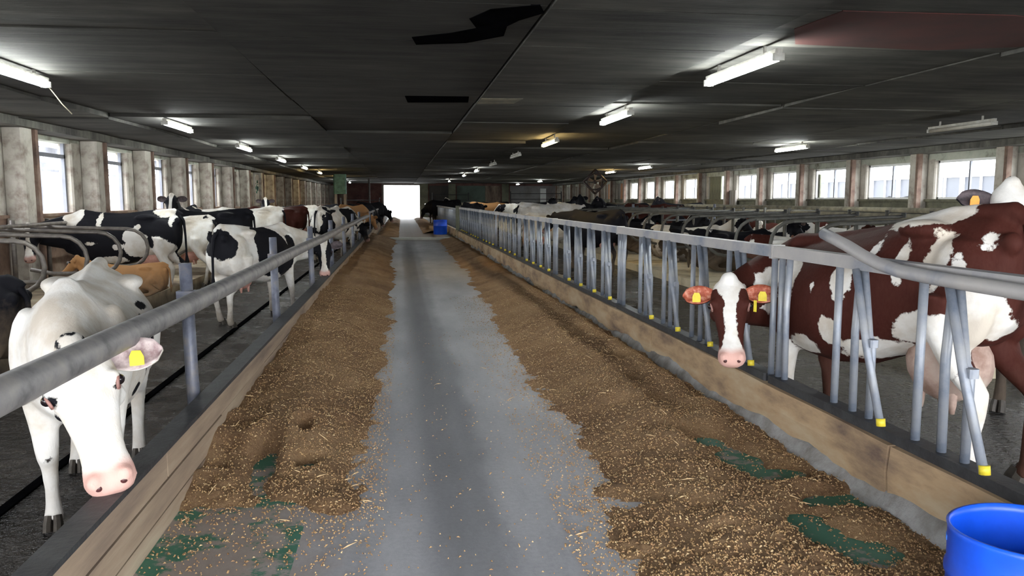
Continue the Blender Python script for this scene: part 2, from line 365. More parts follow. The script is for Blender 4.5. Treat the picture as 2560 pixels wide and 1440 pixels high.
poly_patch('rusty_panel', [(3.35, 6.45), (3.05, 5.9), (3.1, 5.3), (4.4, 5.25), (5.35, 5.5), (5.35, 6.3), (4.65, 6.55)], 2.815, M['rust'], 'red-brown ceiling panel', 'panel')
poly_patch('patch', [(1.02, 10.05), (1.55, 10.0), (1.5, 10.5), (1.02, 10.6)], 2.766, M['oldrail'], 'grey repair patch beside the opening', 'patch')

# ------------------------------------------------------------ left wall
wl = struct(MB().box(XL-.25, XL, YN, YF, -.5, 1.22).build('wall_left', M['sill']))
MB().box(XL-.25, XL, YN, YF, 2.54, 3.0).build('lintel', M['lintel'], wl)
MB().box(XL-.30, XL+.06, YN, 29.3, 1.20, 1.25).build('window_sill', M['sill'], wl)
wy = [2.15+3.03*i for i in range(21)]
wy = [14.25+3.03*(i-5) for i in range(23)]             # start of each opening
pier = MB().box(XL-.24, XL+.01, 0, 1.30, 1.22, 2.56, bev=.03).mesh('pier', M['wallw'])
jamb = MB().box(XL-.02, XL+.12, 0, .16, -.15, 2.7, bev=.015).mesh('jamb', M['beam'])
colm = MB().box(XL, XL+.32, 0, .36, -.15, 2.78, bev=.03).mesh('column', M['wallw'])
colb = MB().box(XL+.02, XL+.36, .36, .46, -.15, 2.76).mesh('column_edge', M['beam'])
bdl = [MB().box(XL-.14, XL-.08, 0, .28, 1.24, 2.54).mesh('board', M[k]) for k in ('board', 'board2', 'board')]
for i, y in enumerate(wy):
    if y > YF: break
    meshobj('pier', pier, wl, (0, y+1.75, 0)); meshobj('column', colm, wl, (0, y+2.15, 0))
    meshobj('column_edge', colb, wl, (0, y+2.15, 0)); meshobj('jamb', jamb, wl, (0, y-.14, 0))
    if i >= 10:
        for k in range(6):
            meshobj('board', bdl[hr.choice((0, 0, 1, 2))], wl, (hr.uniform(-.02, .02), y+.015+k*.29, 0))
    else:
        wn = struct(MB().box(XL-.16, XL-.10, y, y+1.75, 2.26, 2.33).box(XL-.16, XL-.10, y, y+.06, 1.24, 2.54).box(XL-.16, XL-.1, y+1.69, y+1.75, 1.24, 2.54).build('window_%d' % (i+1), M['grey']))
gp = MB()
for k in range(26):
    a, r = hr.uniform(0, 6.28), hr.uniform(0, .28); x_, z_ = 33.3+r*math.cos(a), 1.95+1.2*r*math.sin(a); s_ = hr.uniform(.03, .09)
    gp.box(XL+.35, XL+.362, x_-s_, x_+s_, z_-s_*.6, z_+s_*.6)
# a worn green painted board fixed to the column
MB().box(XL+.3, XL+.35, 32.9, 33.75, 1.25, 2.5).build('board', M['wallw'], wl); o = gp.build('paint_mark', M['green'], wl); o['label'] = 'worn green painted mark'

# ------------------------------------------------------------ right wall
wr = struct(MB().box(XR, XR+.25, YN, YF, -.5, 1.46).build('wall_right', M['sillr']))
MB().box(XR, XR+.25, YN, YF, 2.46, 3.0).build('lintel', M['lintel'], wr)
MB().box(XR-.08, XR+.3, YN, YF, 1.44, 1.50).build('window_sill', M['sillr'], wr)
ry = [16.06+2.95*(i-6) for i in range(23)]
pr = MB().box(XR-.01, XR+.24, 0, .85, 1.46, 2.5, bev=.03).mesh('pier', M['wallw'])
cr = MB().box(XR-.30, XR, 0, .34, -.05, 2.8, bev=.03).mesh('column', M['wallw'])
crb = MB().box(XR-.34, XR-.22, -.07, .02, -.05, 2.76).mesh('column_edge', M['beam'])
brd = [MB().box(XR+.08, XR+.13, 0, .3, 1.5, 2.46).mesh('board', M[k]) for k in ('board2', 'board3', 'board', 'pilg')]
mull = MB().box(XR+.1, XR+.15, -.025, .025, 1.5, 2.46).mesh('mullion', M['grey'])
for i, y in enumerate(ry):
    if y > YF-1: break
    meshobj('pier', pr, wr, (0, y+2.08, 0)); meshobj('column', cr, wr, (0, y+2.35, 0)); meshobj('column_edge', crb, wr, (0, y+2.35, 0))
    if i in (11,) or (i >= 16):
        for k in range(7):
            if i == 11 and k == 2: continue
            ch = 3 if i == 11 else (1 if i in (16, 17) and k in (2, 3, 4) else hr.choice((0, 0, 2)))
            meshobj('board', brd[ch], wr, (hr.uniform(-.015, .015), y+.01+k*.295, 0))
    else:
        wn = struct(MB().box(XR+.08, XR+.14, y, y+2.08, 2.40, 2.46).box(XR+.08, XR+.14, y, y+2.08, 1.5, 1.55).box(XR+.08, XR+.14, y, y+.05, 1.5, 2.46).box(XR+.08, XR+.14, y+2.03, y+2.08, 1.5, 2.46).build('window_%d' % (i+20), M['white']))
        meshobj('mullion', mull, wn, (0, y+1.0, 0))
t = tag(MB().box(XR-.06, XR-.01, 21.35, 21.75, 1.5, 2.2).build('board', M['board3']), 'orange-brown board standing in the right wall window', 'board'); t.location = (.14, 0, 0)
t = tag(MB().box(XR+.16, XR+.2, 23.9, 24.3, 1.5, 2.3).build('board', M['pilg']), 'grey-green board leaning behind the second window', 'board')
t = tag(MB().box(XR-.2, XR-.12, 29.6, 30.5, .95, 1.85).build('board', M['board2']), 'weathered square board hung over the right wall sill', 'board')

# ------------------------------------------------------------ far wall and near wall
wf = struct(MB().box(XL, -1.45, YF, YF+.25, -.5, 3).box(-1.45, 1.5, YF, YF+.25, 2.65, 3).box(1.5, XR, YF, YF+.25, -.5, 3).build('wall_far', M['brick']))
for a, b, k in ((-6, -5.2, 'board2'), (-5.1, -4.4, 'beam'), (1.5, 2.2, 'pilg'), (2.3, 3.9, 'paneld'), (3.9, 4.5, 'pilg'), (4.6, 7.0, 'panelg'), (7.0, 8.3, 'board'), (8.4, 9.0, 'pilg'), (9.1, 13.0, 'panelw')):
    MB().box(a, b, YF-.08, YF-.002, .9 if k != 'pilg' else -.05, 2.62 if k != 'pilg' else 2.78, bev=0).build('panel', M[k], wf)
MB().box(9.1, 13.0, YF-.09, YF-.0, -.05, 1.1).build('panel', M['sill'], wf)
MB().box(11.7, 12.2, YF-.12, YF-.085, .8, 2.4).build('panel', M['white'], wf)  # bright daylit opening painted as a white panel
MB().box(-1.62, -1.45, YF-.06, YF+.3, 0, 2.7).box(1.5, 1.66, YF-.06, YF+.3, 0, 2.7).box(-1.62, 1.66, YF-.06, YF+.3, 2.65, 2.75).build('door_frame', M['board2'], wf)
wn_ = struct(MB().box(XL-.25, -5.0, YN-.25, YN, -.5, 3).box(-5, 8, YN-.25, YN, 2.7, 3).box(8, XR+.25, YN-.25, YN, -.5, 3).build('wall_near', M['wallw']))  # unseen entrance, widened so more sky light reaches the foreground

# ------------------------------------------------------------ kerbs
kl = struct(MB().box(-1.185, -1.135, YN, YF, -.4, .33).build('trim_4', M['mortar']))
for j in range(20):
    y = 1.1+j*2.6
    if y > 50: break
    d = hr.uniform(-.006, .006)
    for (z0, z1, off) in ((.215, .345, 0), (.09, .212, 1.1), (-.0, .088, .4)):
        th = {.215: 0, .09: .004, -.0: .012}[z0]
        MB().box(-1.135, xl(0)+th+hr.uniform(-.005, .005), y+off, y+off+2.585, z0, z1-.004, bev=0).build('plank', M['plank'], kl)
cap = tag(MB().box(-1.19, -1.085, YN, 28.9, .345, .368, bev=.008).build('kerb_cap', M['steel'], kl))
kr = struct(MB().add([(xr(YN)+.05, YN, -.4), (xr(YN)+.2, YN, -.4), (xr(YN)+.2, YN, .3), (xr(YN)+.05, YN, .3), (xr(50)+.05, 50, -.4), (xr(50)+.2, 50, -.4), (xr(50)+.2, 50, .3), (xr(50)+.05, 50, .3)],
      [(0, 1, 2, 3), (7, 6, 5, 4), (0, 4, 5, 1), (1, 5, 6, 2), (2, 6, 7, 3), (3, 7, 4, 0)]).build('trim_5', M['mortar']))
for j in range(14):
    y0 = -.15+j*3.5; y1 = y0+3.48; m = 24; vs = []
    if y0 > 30: zt = .24
    for i in range(m+1):
        y = y0+(y1-y0)*i/m; bz = .06+.035*math.sin(y*3.1+j)+.02*math.sin(y*9.7)
        n1 = .006*math.sin(y*5+j)
        vs += [(xr(y)-.0+n1, y, bz), (xr(y)-.012+n1, y, .20), (xr(y)+.0+n1, y, .325), (xr(y)+.07, y, .325), (xr(y)+.07, y, bz)]
    fs = [(i*5+k, (i+1)*5+k, (i+1)*5+(k+1) % 5, i*5+(k+1) % 5) for i in range(m) for k in range(5)]
    fs += [(4, 3, 2, 1, 0), tuple(m*5+k for k in range(5))]
    MB().add(vs, fs, 0, False).build('kerb_board', M['kerbboard'], kr)
mb = MB(); yy = np.arange(-.5, 30, .06); vs = []
for y in yy:
    n = float(fbm(y*2.2, 3.1, 4)); n2 = float(fbm(y*5, 9.1, 3))
    n3 = float(fbm(y*1.1, 5.7, 5)); tp = max(.02, .22*(n3-.28)+.07*n2)
    vs += [(xr(y)-.02-.07*n, y, -.01), (xr(y)-.015-.05*n2, y, tp*.4), (xr(y)-.006, y, tp), (xr(y)+.03, y, tp+.01)]
fs = [(i*4+k, i*4+k+1, (i+1)*4+k+1, (i+1)*4+k) for i in range(len(yy)-1) for k in range(3)]
mb.add(vs, fs, 0, True).build('mortar_fillet', M['mortar'], kr)
# crossing strip
tag(MB().box(-1.05, 1.98, 29.1, 29.7, 0, .07, bev=.02).build('threshold', simple('pale_concrete', (.55, .56, .50), (.42, .42, .38), 3, .8)), 'pale concrete threshold strip crossing the feed alley', 'threshold')

# ------------------------------------------------------------ left pipe fence
pf = empty('pipe_fence', (-1.16, 0, 0), label='thick grey pipe rail on posts along the left kerb', cat='fence')
MB().tube([(0, y, .93+.006*math.sin(y*.9)) for y in np.arange(-1, 27.6, .8)], .057, 14).build('rail', M['pipe'], pf)
for k, y in enumerate([-1.6+3.13*i for i in range(9)]):
    y += .08
    MB().tube([(-.07, y+.02, .05), (-.085, y+.01, .45), (-.092, y, 1.13)], [.042, .038, .036], 12).build('post', M['post'], pf)
    MB().box(-.14, .0, y-.04, y+.04, .90, .97).build('clamp', M['post'], pf)
pf2 = empty('pipe_fence', (-1.2, 0, 0), label='dim far pipe fence by the left kerb beyond the threshold', cat='fence')
MB().tube([(0, 30, 1.0), (0, 62, 1.0)], .04, 8).build('rail', M['pipe'], pf2)
for k in range(11): MB().tube([(0, 30.2+3.1*k, -.1), (0, 30.2+3.1*k, 1.05)], .035, 6).build('post', M['post'], pf2)

# ------------------------------------------------------------ right headlock fence
R0 = .021
def up_mesh(name, pts, r=R0, n=8, mat='headlock'): return MB().tube(pts, r, n).mesh(name, M[mat])
Z0, Z1 = .36, 1.15
m_up = up_mesh('upright', [(0, 0, Z0), (0, 0, Z1)])
m_up2 = up_mesh('upright', [(0, 0, Z0), (0, .01, .8), (0, -.015, Z1)])
m_low = up_mesh('lower_bar', [(0, 0, Z0), (0, 0, .77), (0, .03, .80), (0, .10, Z1)], .020)
m_sw = up_mesh('swing_bar', [(.0, .14, Z1-.01), (0, .02, .77), (0, -.13, Z0+.03)], .020)
m_cap = MB().tube([(0, -.130, Z0+.062), (0, -.136, Z0+.025)], .0225, 10).mesh('end_cap', M['yellow'])
m_piv = MB().box(-.02, .024, -.024, .024, .755, .795, bev=.008).mesh('pivot_bracket', M['headlock'])
ang = math.atan(.009)
def headlock(yj, label, group, far=False):
    X0 = xr(yj)+.075
    t = empty('headlock_panel', (X0, yj, 0), ang, label=label, cat='fence panel', group=group)
    MB().box(-.038, .038, .02, 3.48, 1.135, 1.205, bev=.008).build('top_rail', M['rail'], t)
    MB().box(-.045, .05, .02, 3.48, .325, .375, bev=.012).build('bottom_rail', M['steel'], t)
    MB().box(-.043, .043, .0, .02, 1.125, 1.212).build('joint_plate', M['rail'], t); MB().box(-.043, .043, 3.478, 3.495, 1.125, 1.212).build('joint_plate', M['rail'], t)
    meshobj('upright', m_up, t, (.0, 3.42, 0))
    for u in range(5):
        y = 3.40-.69*u-.62
        meshobj('upright', m_up, t, (0, y+.0, 0)); 
        if u < 5: meshobj('upright', m_up2, t, (.0, y-.18, 0))
        if not far:
            meshobj('lower_bar', m_low, t, (.0, y-.325, 0)) if y-.325 > .05 else None
            s = meshobj('swing_bar', m_sw, t, (-.045, y-.36, 0)) if y-.5 > -.3 else None
            if s:
                meshobj('end_cap', m_cap, s); meshobj('pivot_bracket', m_piv, s, (.02, .0, 0))
        else:
            meshobj('lower_bar', m_low, t, (.0, y-.325, 0)) if y > .4 else None
    return t
ordn = ['nearest', 'second', 'third', 'fourth', 'fifth', 'sixth', 'seventh', 'eighth']
for j in range(8):
    headlock(1.18+3.5*j, 'galvanised headlock fence panel on the right kerb, %s from the camera' % ordn[j], 'headlock panels along the right kerb')
fr = empty('pipe_fence', (0, 0, 0), label='dull green-grey gate posts and rails beyond the right threshold', cat='fence')
for y in (29.2, 30.0): MB().tube([(xr(y)+.05, y, 0), (xr(y)+.05, y, 1.25)], .07, 8).build('post', M['pilg'], fr)
MB().tube([(xr(30), 30, 1.12), (xr(62)+.05, 62, 1.12)], .045, 6).build('rail', M['rail'], fr)
for k in range(60):
    y = 30.6+k*.52; meshobj('upright', m_up, fr, (xr(y)+.05, y, 0))
# bent pipe lying along the rail
bp = tag(MB().tube([(2.26, 3.95, 1.315), (2.26, 3.84, 1.29), (2.26, 3.72, 1.262), (2.26, 3.58, 1.222), (2.26, 3.45, 1.193), (2.262, 3.30, 1.172), (2.265, 3.12, 1.165), (2.27, 2.9, 1.16), (2.272, 2.6, 1.158), (2.28, 1.6, 1.155), (2.285, .4, 1.15)], .031, 14).build('bent_pipe', M['rail']),
         'bent pale galvanised pipe with free raised end strapped to right rail', 'pipe')

# ------------------------------------------------------------ feed
LHOLES = [(-.78, 4.45, .06, .30), (-.62, 4.85, .05, .10), (-.55, 4.35, .05, .08)]
RHOLES = [(1.86, 4.45, .14, .14), (1.90, 4.12, .10, .26), (2.0, 3.85, .14, .12), (2.10, 3.48, .15, .09), (1.85, 3.17, .10, .18), (1.95, 2.92, .13, .14), (1.78, 5.8, .05, .10), (1.78, 5.25, .05, .07), (1.9, 6.6, .05, .09)]
def holes(x, y, H):
    r = 0
    for cx, cy, a, b in H: r = np.maximum(r, np.exp(-(((x-cx)/a)**2+((y-cy)/b)**2)*1.1))
    return r
def h_left(x, y):
    e = -.25-.12*np.clip((5-y)/2, 0, 1)+.20*(fbm(y*.9, x*.3, 3, 3)-.5)+.12*(np.clip(y-6, 0, 4)/4)*np.clip((20-y)/10, 0, 1)
    near = np.clip((y-3.8-.45*(fbm(x*3, y*3, 3, 5)-.5)*2)/.9, -1, 1)
    p = np.clip((e-x)/.55, -1, 1)
    h = .155*np.minimum(p*1.3, 1)*np.where(p > 0, 1, 1)*(.6+.8*fbm(x*1.6, y*1.2, 4, 8))
    h = np.minimum(h, .15*near+.01)
    h = h+.08*(fbm(x*5, y*5, 4, 2)-.5)+.026*(fbm(x*22, y*22, 3, 4)-.5)
    h = h+.10*np.clip((y-5.5)/3, 0, 1)*np.clip(1-(x+1.1)/.5, 0, 1)
    return h-.22*holes(x, y, LHOLES)*(.3+1.4*fbm(x*7, y*7, 3, 61))
def h_right(x, y):
    e = 1.10-.32*np.clip((4.2-y)/1.5, 0, 1)+.26*(fbm(y*.8, x*.3+7, 3, 13)-.5)+.22*np.clip((y-8)/8, 0, 1)
    p = np.clip((x-e)/.6, -1, 1)
    thin = .35+.65*np.clip((y-2.7)/3, 0, 1)
    h = .15*np.minimum(p*1.2, 1)*(.5+.8*fbm(x*1.6, y*1.2, 4, 18))*thin
    k = np.clip((xr(y)-.05-x)/.22, 0, 1)
    h = h*(.35+.65*k)*np.clip(1-.0*y, 0, 1)
    h = h+.075*(fbm(x*5, y*5, 4, 12)-.5)+.026*(fbm(x*22, y*22, 3, 14)-.5)
    return h-.20*holes(x, y, RHOLES)*(.2+1.6*fbm(x*6, y*9, 4, 62))
def feed(name, fn, x0, x1, y0, y1, label):
    ya = [y0]
    while ya[-1] < y1: ya.append(ya[-1]+max(.014, .0040*ya[-1]**1.25))
    ya = np.array(ya); nx = 62; xa = np.linspace(x0, x1, nx)
    X, Y = np.meshgrid(xa, ya); X = X if fn is h_left else np.minimum(X, xr(Y)-.005); Z = np.maximum(fn(X, Y), -.02)
    V = np.stack([X, Y, Z], -1).reshape(-1, 3); ny = len(ya)
    i, j = np.meshgrid(np.arange(nx-1), np.arange(ny-1)); a = (j*nx+i).ravel()
    F = np.stack([a, a+1, a+nx+1, a+nx], 1)
    keep = (V[F, 2].max(1) > -.019); F = F[keep]
    used = np.unique(F); mp = -np.ones(len(V), int); mp[used] = np.arange(len(used)); V = V[used]; F = mp[F]
    me = bpy.data.meshes.new(name); me.from_pydata(V.tolist(), [], F.tolist()); me.materials.append(M['feed'])
    me.polygons.foreach_set('use_smooth', [True]*len(me.polygons)); me.update()
    return tag(meshobj(name, me), label, 'feed', None, 'stuff')
feed('silage', h_left, -1.10, .05, 2.9, 29.0, 'brown silage heaped in a strip against the left kerb')
feed('silage', h_right, .75, 2.30, 2.2, 29.0, 'brown silage heaped in a strip against the right kerb')
def h_far(x, y): return .05*(fbm(x*1.2, y*.8, 4, 31)-.35)+.05*np.clip((np.abs(x-.4)-.9), 0, 1)
def chips(name, fn, x0, x1, y0, y1, n, label):
    mb = MB(); V = []; F = []; MI = []
    u = rng.random(n); y = y0+(y1-y0)*u**1.8; x = x0+(x1-x0)*rng.random(n)
    z = np.maximum(fn(x, y), 0)+.003; keepp = (fn(x, y) > 0) | (rng.random(n) < .05+.75*np.exp(np.minimum(fn(x, y), 0)/.05))
    for xx, yy_, zz, kk in zip(x, y, z, keepp):
        if not kk: continue
        if xx > xr(yy_)-.02: continue
        a = rng.random()*PI; L_ = .0025+.008*rng.random()**3 ; 
        if rng.random() < .004: L_ = .02+.03*rng.random()
        W = .0015+.003*rng.random() if L_ < .03 else .0022
        c, s = math.cos(a), math.sin(a); t1, t2 = rng.normal(0, .35)*L_, .004
        b = len(V); V += [(xx-c*L_-s*W, yy_-s*L_+c*W, zz-t1), (xx-c*L_+s*W, yy_-s*L_-c*W, zz-t1), (xx+c*L_+s*W, yy_+s*L_-c*W, zz+t1), (xx+c*L_-s*W, yy_+s*L_+c*W, zz+t1), (xx, yy_, zz+t2+.002)]
        F += [(b, b+1, b+4), (b+1, b+2, b+4), (b+2, b+3, b+4), (b+3, b, b+4)]
        q = 0 if L_ > .02 else rng.choice((0, 1, 1, 2, 2, 2, 2)); MI += [int(q)]*4
    mb.add(V, F); mb.mi = MI; mb.sm = [False]*len(F)
    return tag(mb.build(name, [M['straw'], M['chipb'], M['chipt']]), label, 'feed', None, 'stuff')
chips('feed_flakes', h_left, -1.08, -.1, 2.3, 12, 26000, 'loose straw flakes strewn over the left silage strip')
chips('feed_flakes', h_right, .7, 2.28, 2.2, 12, 36000, 'loose straw flakes strewn over the right silage strip')
def h_flat(x, y): return x*0+.0005
chips('feed_flakes', h_flat, -.5, 1.2, 2.2, 9, 1100, 'sparse pale flakes scattered on the bare alley concrete')
# far heaps beyond the threshold
for k, (a, b, c, d, lb) in enumerate(((-1.05, -.1, 30.2, 60, 'dark silage beyond the threshold, left side'), (.9, 1.85, 34.5, 60, 'dark silage beyond the threshold, right side'))):
    nx, ny = 14, 120; xa = np.linspace(a, b, nx); ya = np.linspace(c, d, ny); X, Y = np.meshgrid(xa, ya)
    Z = .22*np.sin((X-a)/(b-a)*PI)*fbm(X*1.5, Y*.8, 4, 40+k)-.01; X = np.minimum(X, xr(Y)-.03)
    V = np.stack([X, Y, Z], -1).reshape(-1, 3); i, j = np.meshgrid(np.arange(nx-1), np.arange(ny-1)); q = (j*nx+i).ravel()
    me = bpy.data.meshes.new('silage'); me.from_pydata(V.tolist(), [], np.stack([q, q+1, q+nx+1, q+nx], 1).tolist()); me.materials.append(M['feed'])
    me.polygons.foreach_set('use_smooth', [True]*len(me.polygons)); tag(meshobj('silage', me), lb, 'feed', None, 'stuff')

# ------------------------------------------------------------ barrels
def barrel(name, loc, r, h, label):
    t = empty(name, loc, label=label, cat='barrel')
    n = 48; mb = MB(); prof = [(r*.93, .0), (r*.97, .02), (r*.97, h*.55), (r*1.0, h*.57), (r*1.0, h*.62), (r*.97, h*.64), (r*.98, h-.02), (r, h), (r-.012, h), (r*.955, h-.03), (r*.95, h*.6), (r*.93, .03), (0.001, .03)]
    vs = [(a*math.cos(2*PI*k/n), a*math.sin(2*PI*k/n), z+(.0 if z < h*.9 else .006*math.sin(4*PI*k/n))) for a, z in prof for k in range(n)]
    fs = [(i*n+k, i*n+(k+1) % n, (i+1)*n+(k+1) % n, (i+1)*n+k) for i in range(len(prof)-1) for k in range(n)]+[tuple(range(n-1, -1, -1))]
    mb.add(vs, fs, 0, True).build('shell', M['blue'], t)
    return t
b = barrel('barrel', (2.045, 2.22, 0), .24, .405, 'cut-down blue plastic barrel against the right kerb, nearest the camera')
o = MB().tube([(.955*.245*math.cos(a), .955*.245*math.sin(a), .335+.006*math.sin(3*a)) for a in np.linspace(-.4, 2.6, 16)], [(.004, .010)]*16, 6).build('pale_band', M['blueband'], b)  # brighter blue arc set into the barrel wall
o = MB().ball((.03, .10, .035), (.14, .10, .04), 12, 6).build('feed_rest', M['feed'], b)
barrel('barrel', (1.62, 33.6, 0), .30, .62, 'small blue barrel standing in the alley beyond the threshold')

# ------------------------------------------------------------ lamps
m_h = MB().box(-.028, .028, -.78, .78, .03, .07, bev=.008).mesh('housing', M['housing'])
def tube_mesh(mt, lit): return MB().tube([(0, -.74, .0), (0, .74, .0)], [(.042, .034)]*2, 12).mesh('tube' , M[mt])
m_t = {'w': tube_mesh('tube', 1), 'y': tube_mesh('tubey', 1), 'o': tube_mesh('tubeoff', 0)}
m_e = MB().box(-.05, .05, 0, .04, -.03, .03, bev=.008).mesh('end_cap', M['housing'])
m_s = MB().box(-.012, .012, -.012, .012, .06, .16).mesh('hanger', M['housing'])
def lamp(x, y, k, label, z=2.685, rz=0):
    t = empty('ceiling_lamp', (x, y, z), rz, label=label, cat='lamp', group='batten lamps under the ceiling')
    meshobj('housing', m_h, t); meshobj('tube', m_t[k], t); meshobj('end_cap', m_e, t, (0, .74, 0)); meshobj('end_cap', m_e, t, (0, -.78, 0))
    meshobj('hanger', m_s, t, (0, .5, 0)); meshobj('hanger', m_s, t, (0, -.5, 0))
for i, (y, k, l) in enumerate(((7.1, 'w', 'large lit lamp, nearest of the row right of the alley'), (11.4, 'w', 'bright white lamp, second of the row right of the alley'), (16.6, 'y', 'yellowish lamp, third of the row right of the alley'),
     (21.7, 'o', 'unlit lamp behind the yellowish one, right of the alley'), (27.2, 'o', 'unlit lamp with red end, fifth of the row right of the alley'), (33, 'w', 'small bright lamp, sixth of the row right of the alley'), (39.6, 'w', 'small bright lamp, seventh of the row right of the alley'), (52, 'w', 'distant lamp nearest the door on the right'))):
    lamp(3.15, y, k, l)
for i, (y, k, l) in enumerate(((8.15, 'w', 'bright lamp cut by the left picture edge'), (13.8, 'w', 'bright lamp, second of the row left of the alley'), (19.3, 'w', 'bright lamp, third of the row left of the alley'), (25, 'w', 'bright lamp, fourth of the row left of the alley'), (30.8, 'w', 'bright lamp, fifth of the row left of the alley'),
     (36.4, 'y', 'yellow lamp, sixth of the row left of the alley'), (46, 'y', 'yellow lamp, seventh of the row left of the alley'), (52, 'w', 'distant lamp, eighth of the row left of the alley'), (57, 'w', 'most distant lamp of the row left of the alley'))):
    lamp(-3.65, y, k, l)
for i, (y, k, l) in enumerate(((17.7, 'w', 'bright white lamp, nearest lit one of the row by the right wall'), (29, 'w', 'white lamp, second lit one of the row by the right wall'), (34, 'y', 'yellowish lamp beside the hanging fan'), (51.8, 'w', 'small white lamp, fourth lit one by the right wall'), (62, 'w', 'small white lamp close to the far wall, right of the door'))):
    lamp(9.2, y, k, l)
lamp(9.2, 12.0, 'o', 'unlit lamp near the upper right, by the right wall windows')
tag(MB().tube([(-3.65, 8.95, 2.68), (-3.60, 8.97, 2.60), (-3.54, 9.0, 2.5), (-3.46, 9.03, 2.40)], .006, 5).build('cord', M['chain']), 'thin pale cord dangling from the leftmost lamp', 'cord')

# fan
fan = empty('hanging_fan', (8.35, 33.4, 2.25), 0, label='dark diamond-mounted fan hanging by the yellowish lamp', cat='fan')
mb = MB(); 
for k in range(4):
    a0, a1 = PI/2*k, PI/2*(k+1); mb.tube([(.52*math.cos(a0), 0, .52*math.sin(a0)), (.52*math.cos(a1), 0, .52*math.sin(a1))], .05, 6)
mb.build('frame', M['fan'], fan)
MB().tube([(.34*math.cos(a), 0, .34*math.sin(a)) for a in np.linspace(0, 2*PI, 25)], .035, 6).build('guard_ring', M['fan'], fan)
MB().ball((0, 0, 0), (.09, .12, .09)).build('hub', M['fan'], fan)
for k in range(5):
    a = k*2*PI/5+.3; c, s = math.cos(a), math.sin(a)
    MB().add([(c*.07-s*.03, -.02, s*.07+c*.03), (c*.07+s*.03, .02, s*.07-c*.03), (c*.33+s*.10, .05, s*.33-c*.10), (c*.33-s*.08, -.05, s*.33+c*.08)], [(0, 1, 2, 3), (3, 2, 1, 0)]).build('blade', M['board'], fan)
MB().tube([(0, 0, .5), (0, 0, .56)], .02, 6).build('hanger', M['fan'], fan)
gb = empty('green_motor_unit', (-2.9, 39, 0), 0, label='green box on two pale legs left of the far door', cat='machine')
MB().box(-.35, .25, -.2, .2, 1.75, 2.7, bev=.05).build('cover', M['greenbox'], gb)
MB().box(-.32, -.2, -.1, .1, -.15, 1.75).build('leg', M['board2'], gb); MB().box(.12, .24, -.1, .1, -.15, 1.75).build('leg', M['board2'], gb)
vp = tag(MB().box(-2.05, -1.95, 49.9, 50.1, -.15, 2.77, bev=.02).build('column', M['steel']), 'thin dark column left of the far door', 'column')

# ------------------------------------------------------------ stalls
bl = struct(MB().box(XL, -3.75, YN, 60, -.3, .06, bev=0).build('floor', simple('soiled_bedding', (.30, .235, .16), (.10, .075, .055), 1.7, .95, 0, .5, c3=(.50, .44, .31))))
br = struct(MB().box(5.0, 11.2, 6.0, 58, -.3, .10).build('floor', M['bed']))
def loop_mesh(L_, z1, z0, r=.028, n=8):
    R = (z1-z0)/2
    pts = [(L_, 0, z1+.06), (L_*.5, 0, z1+.02), (R, 0, z1)]+[tuple(p) for p in arc((R, 0, z0+R), R, PI/2, 3*PI/2, 8)]+[(L_*.45, 0, z0), (L_*.6, 0, z0+.06)]
    return MB().tube(pts, r, n).mesh('loop', M['darkpipe'])
lpR = loop_mesh(2.1, 1.10, .42); lpL = loop_mesh(2.0, .98, .40)
for k in range(34):
    y = 7.15+1.22*k
    t = empty('stall_divider', (5.35, y, .08), label=('dark curved pipe stall divider in the near right row, %s from the camera' % ordn[k]) if k < 8 else 'dark curved pipe stall divider farther down the near right row', cat='stall divider', group='stall dividers in the near right row')
    meshobj('loop', lpR, t); MB().tube([(2.1, 0, 0), (2.1, 0, 1.22)], .035, 6).build('post', M['darkpipe'], t)
for k in range(34):
    y = 7.15+1.22*k
    t = empty('stall_divider', (10.9, y, .08), PI, label=('dark curved pipe stall divider in the back right row, %s from the camera' % ordn[k]) if k < 8 else 'dark curved pipe stall divider farther down the back right row', cat='stall divider', group='stall dividers in the back right row')
    meshobj('loop', lpR, t); MB().tube([(2.1, 0, 0), (2.1, 0, 1.22)], .035, 6).build('post', M['darkpipe'], t)
m_loopc = simple('worn_loop', (.17, .15, .13), (.08, .07, .065), 8, .5, .3, .1)
lpLm = lpL.copy(); lpLm.materials[0] = m_loopc
for k in range(9):
    y = 6.9+1.2*k
    t = empty('stall_divider', (-3.95, y, .06), PI, label='worn curved pipe stall divider by the left wall, %s from the camera' % (ordn+['ninth'])[k], cat='stall divider', group='stall dividers by the left wall')
    meshobj('loop', lpLm, t); MB().tube([(1.95, 0, 0), (1.95, 0, 1.12)], .035, 6).build('post', m_loopc, t)
tag(MB().tube([(7.42, 6.6, 1.17), (7.42, 48.5, 1.17)], .055, 8).build('neck_rail', M['oldrail']), 'long dull rail across the near right stall row', 'rail')
tag(MB().tube([(8.85, 6.6, 1.2), (8.85, 48.5, 1.2)], .045, 8).build('neck_rail', M['oldrail']), 'long dull rail across the back right stall row', 'rail')
tag(MB().tube([(11.3, 6.6, 1.25), (11.3, 52, 1.25)], .06, 8).build('neck_rail', M['oldrail']), 'long dull rail running below the right wall windows', 'rail')
tag(MB().tube([(-5.88, 5, 1.0), (-5.88, 29, 1.0)], .035, 8).build('neck_rail', m_loopc), 'worn horizontal rail along the left wall stalls', 'rail')
tag(MB().tube([(-5.4, 5, 1.12), (-5.4, 29, 1.12)], .03, 8).build('neck_rail', m_loopc), 'second worn rail above the left wall stalls', 'rail')
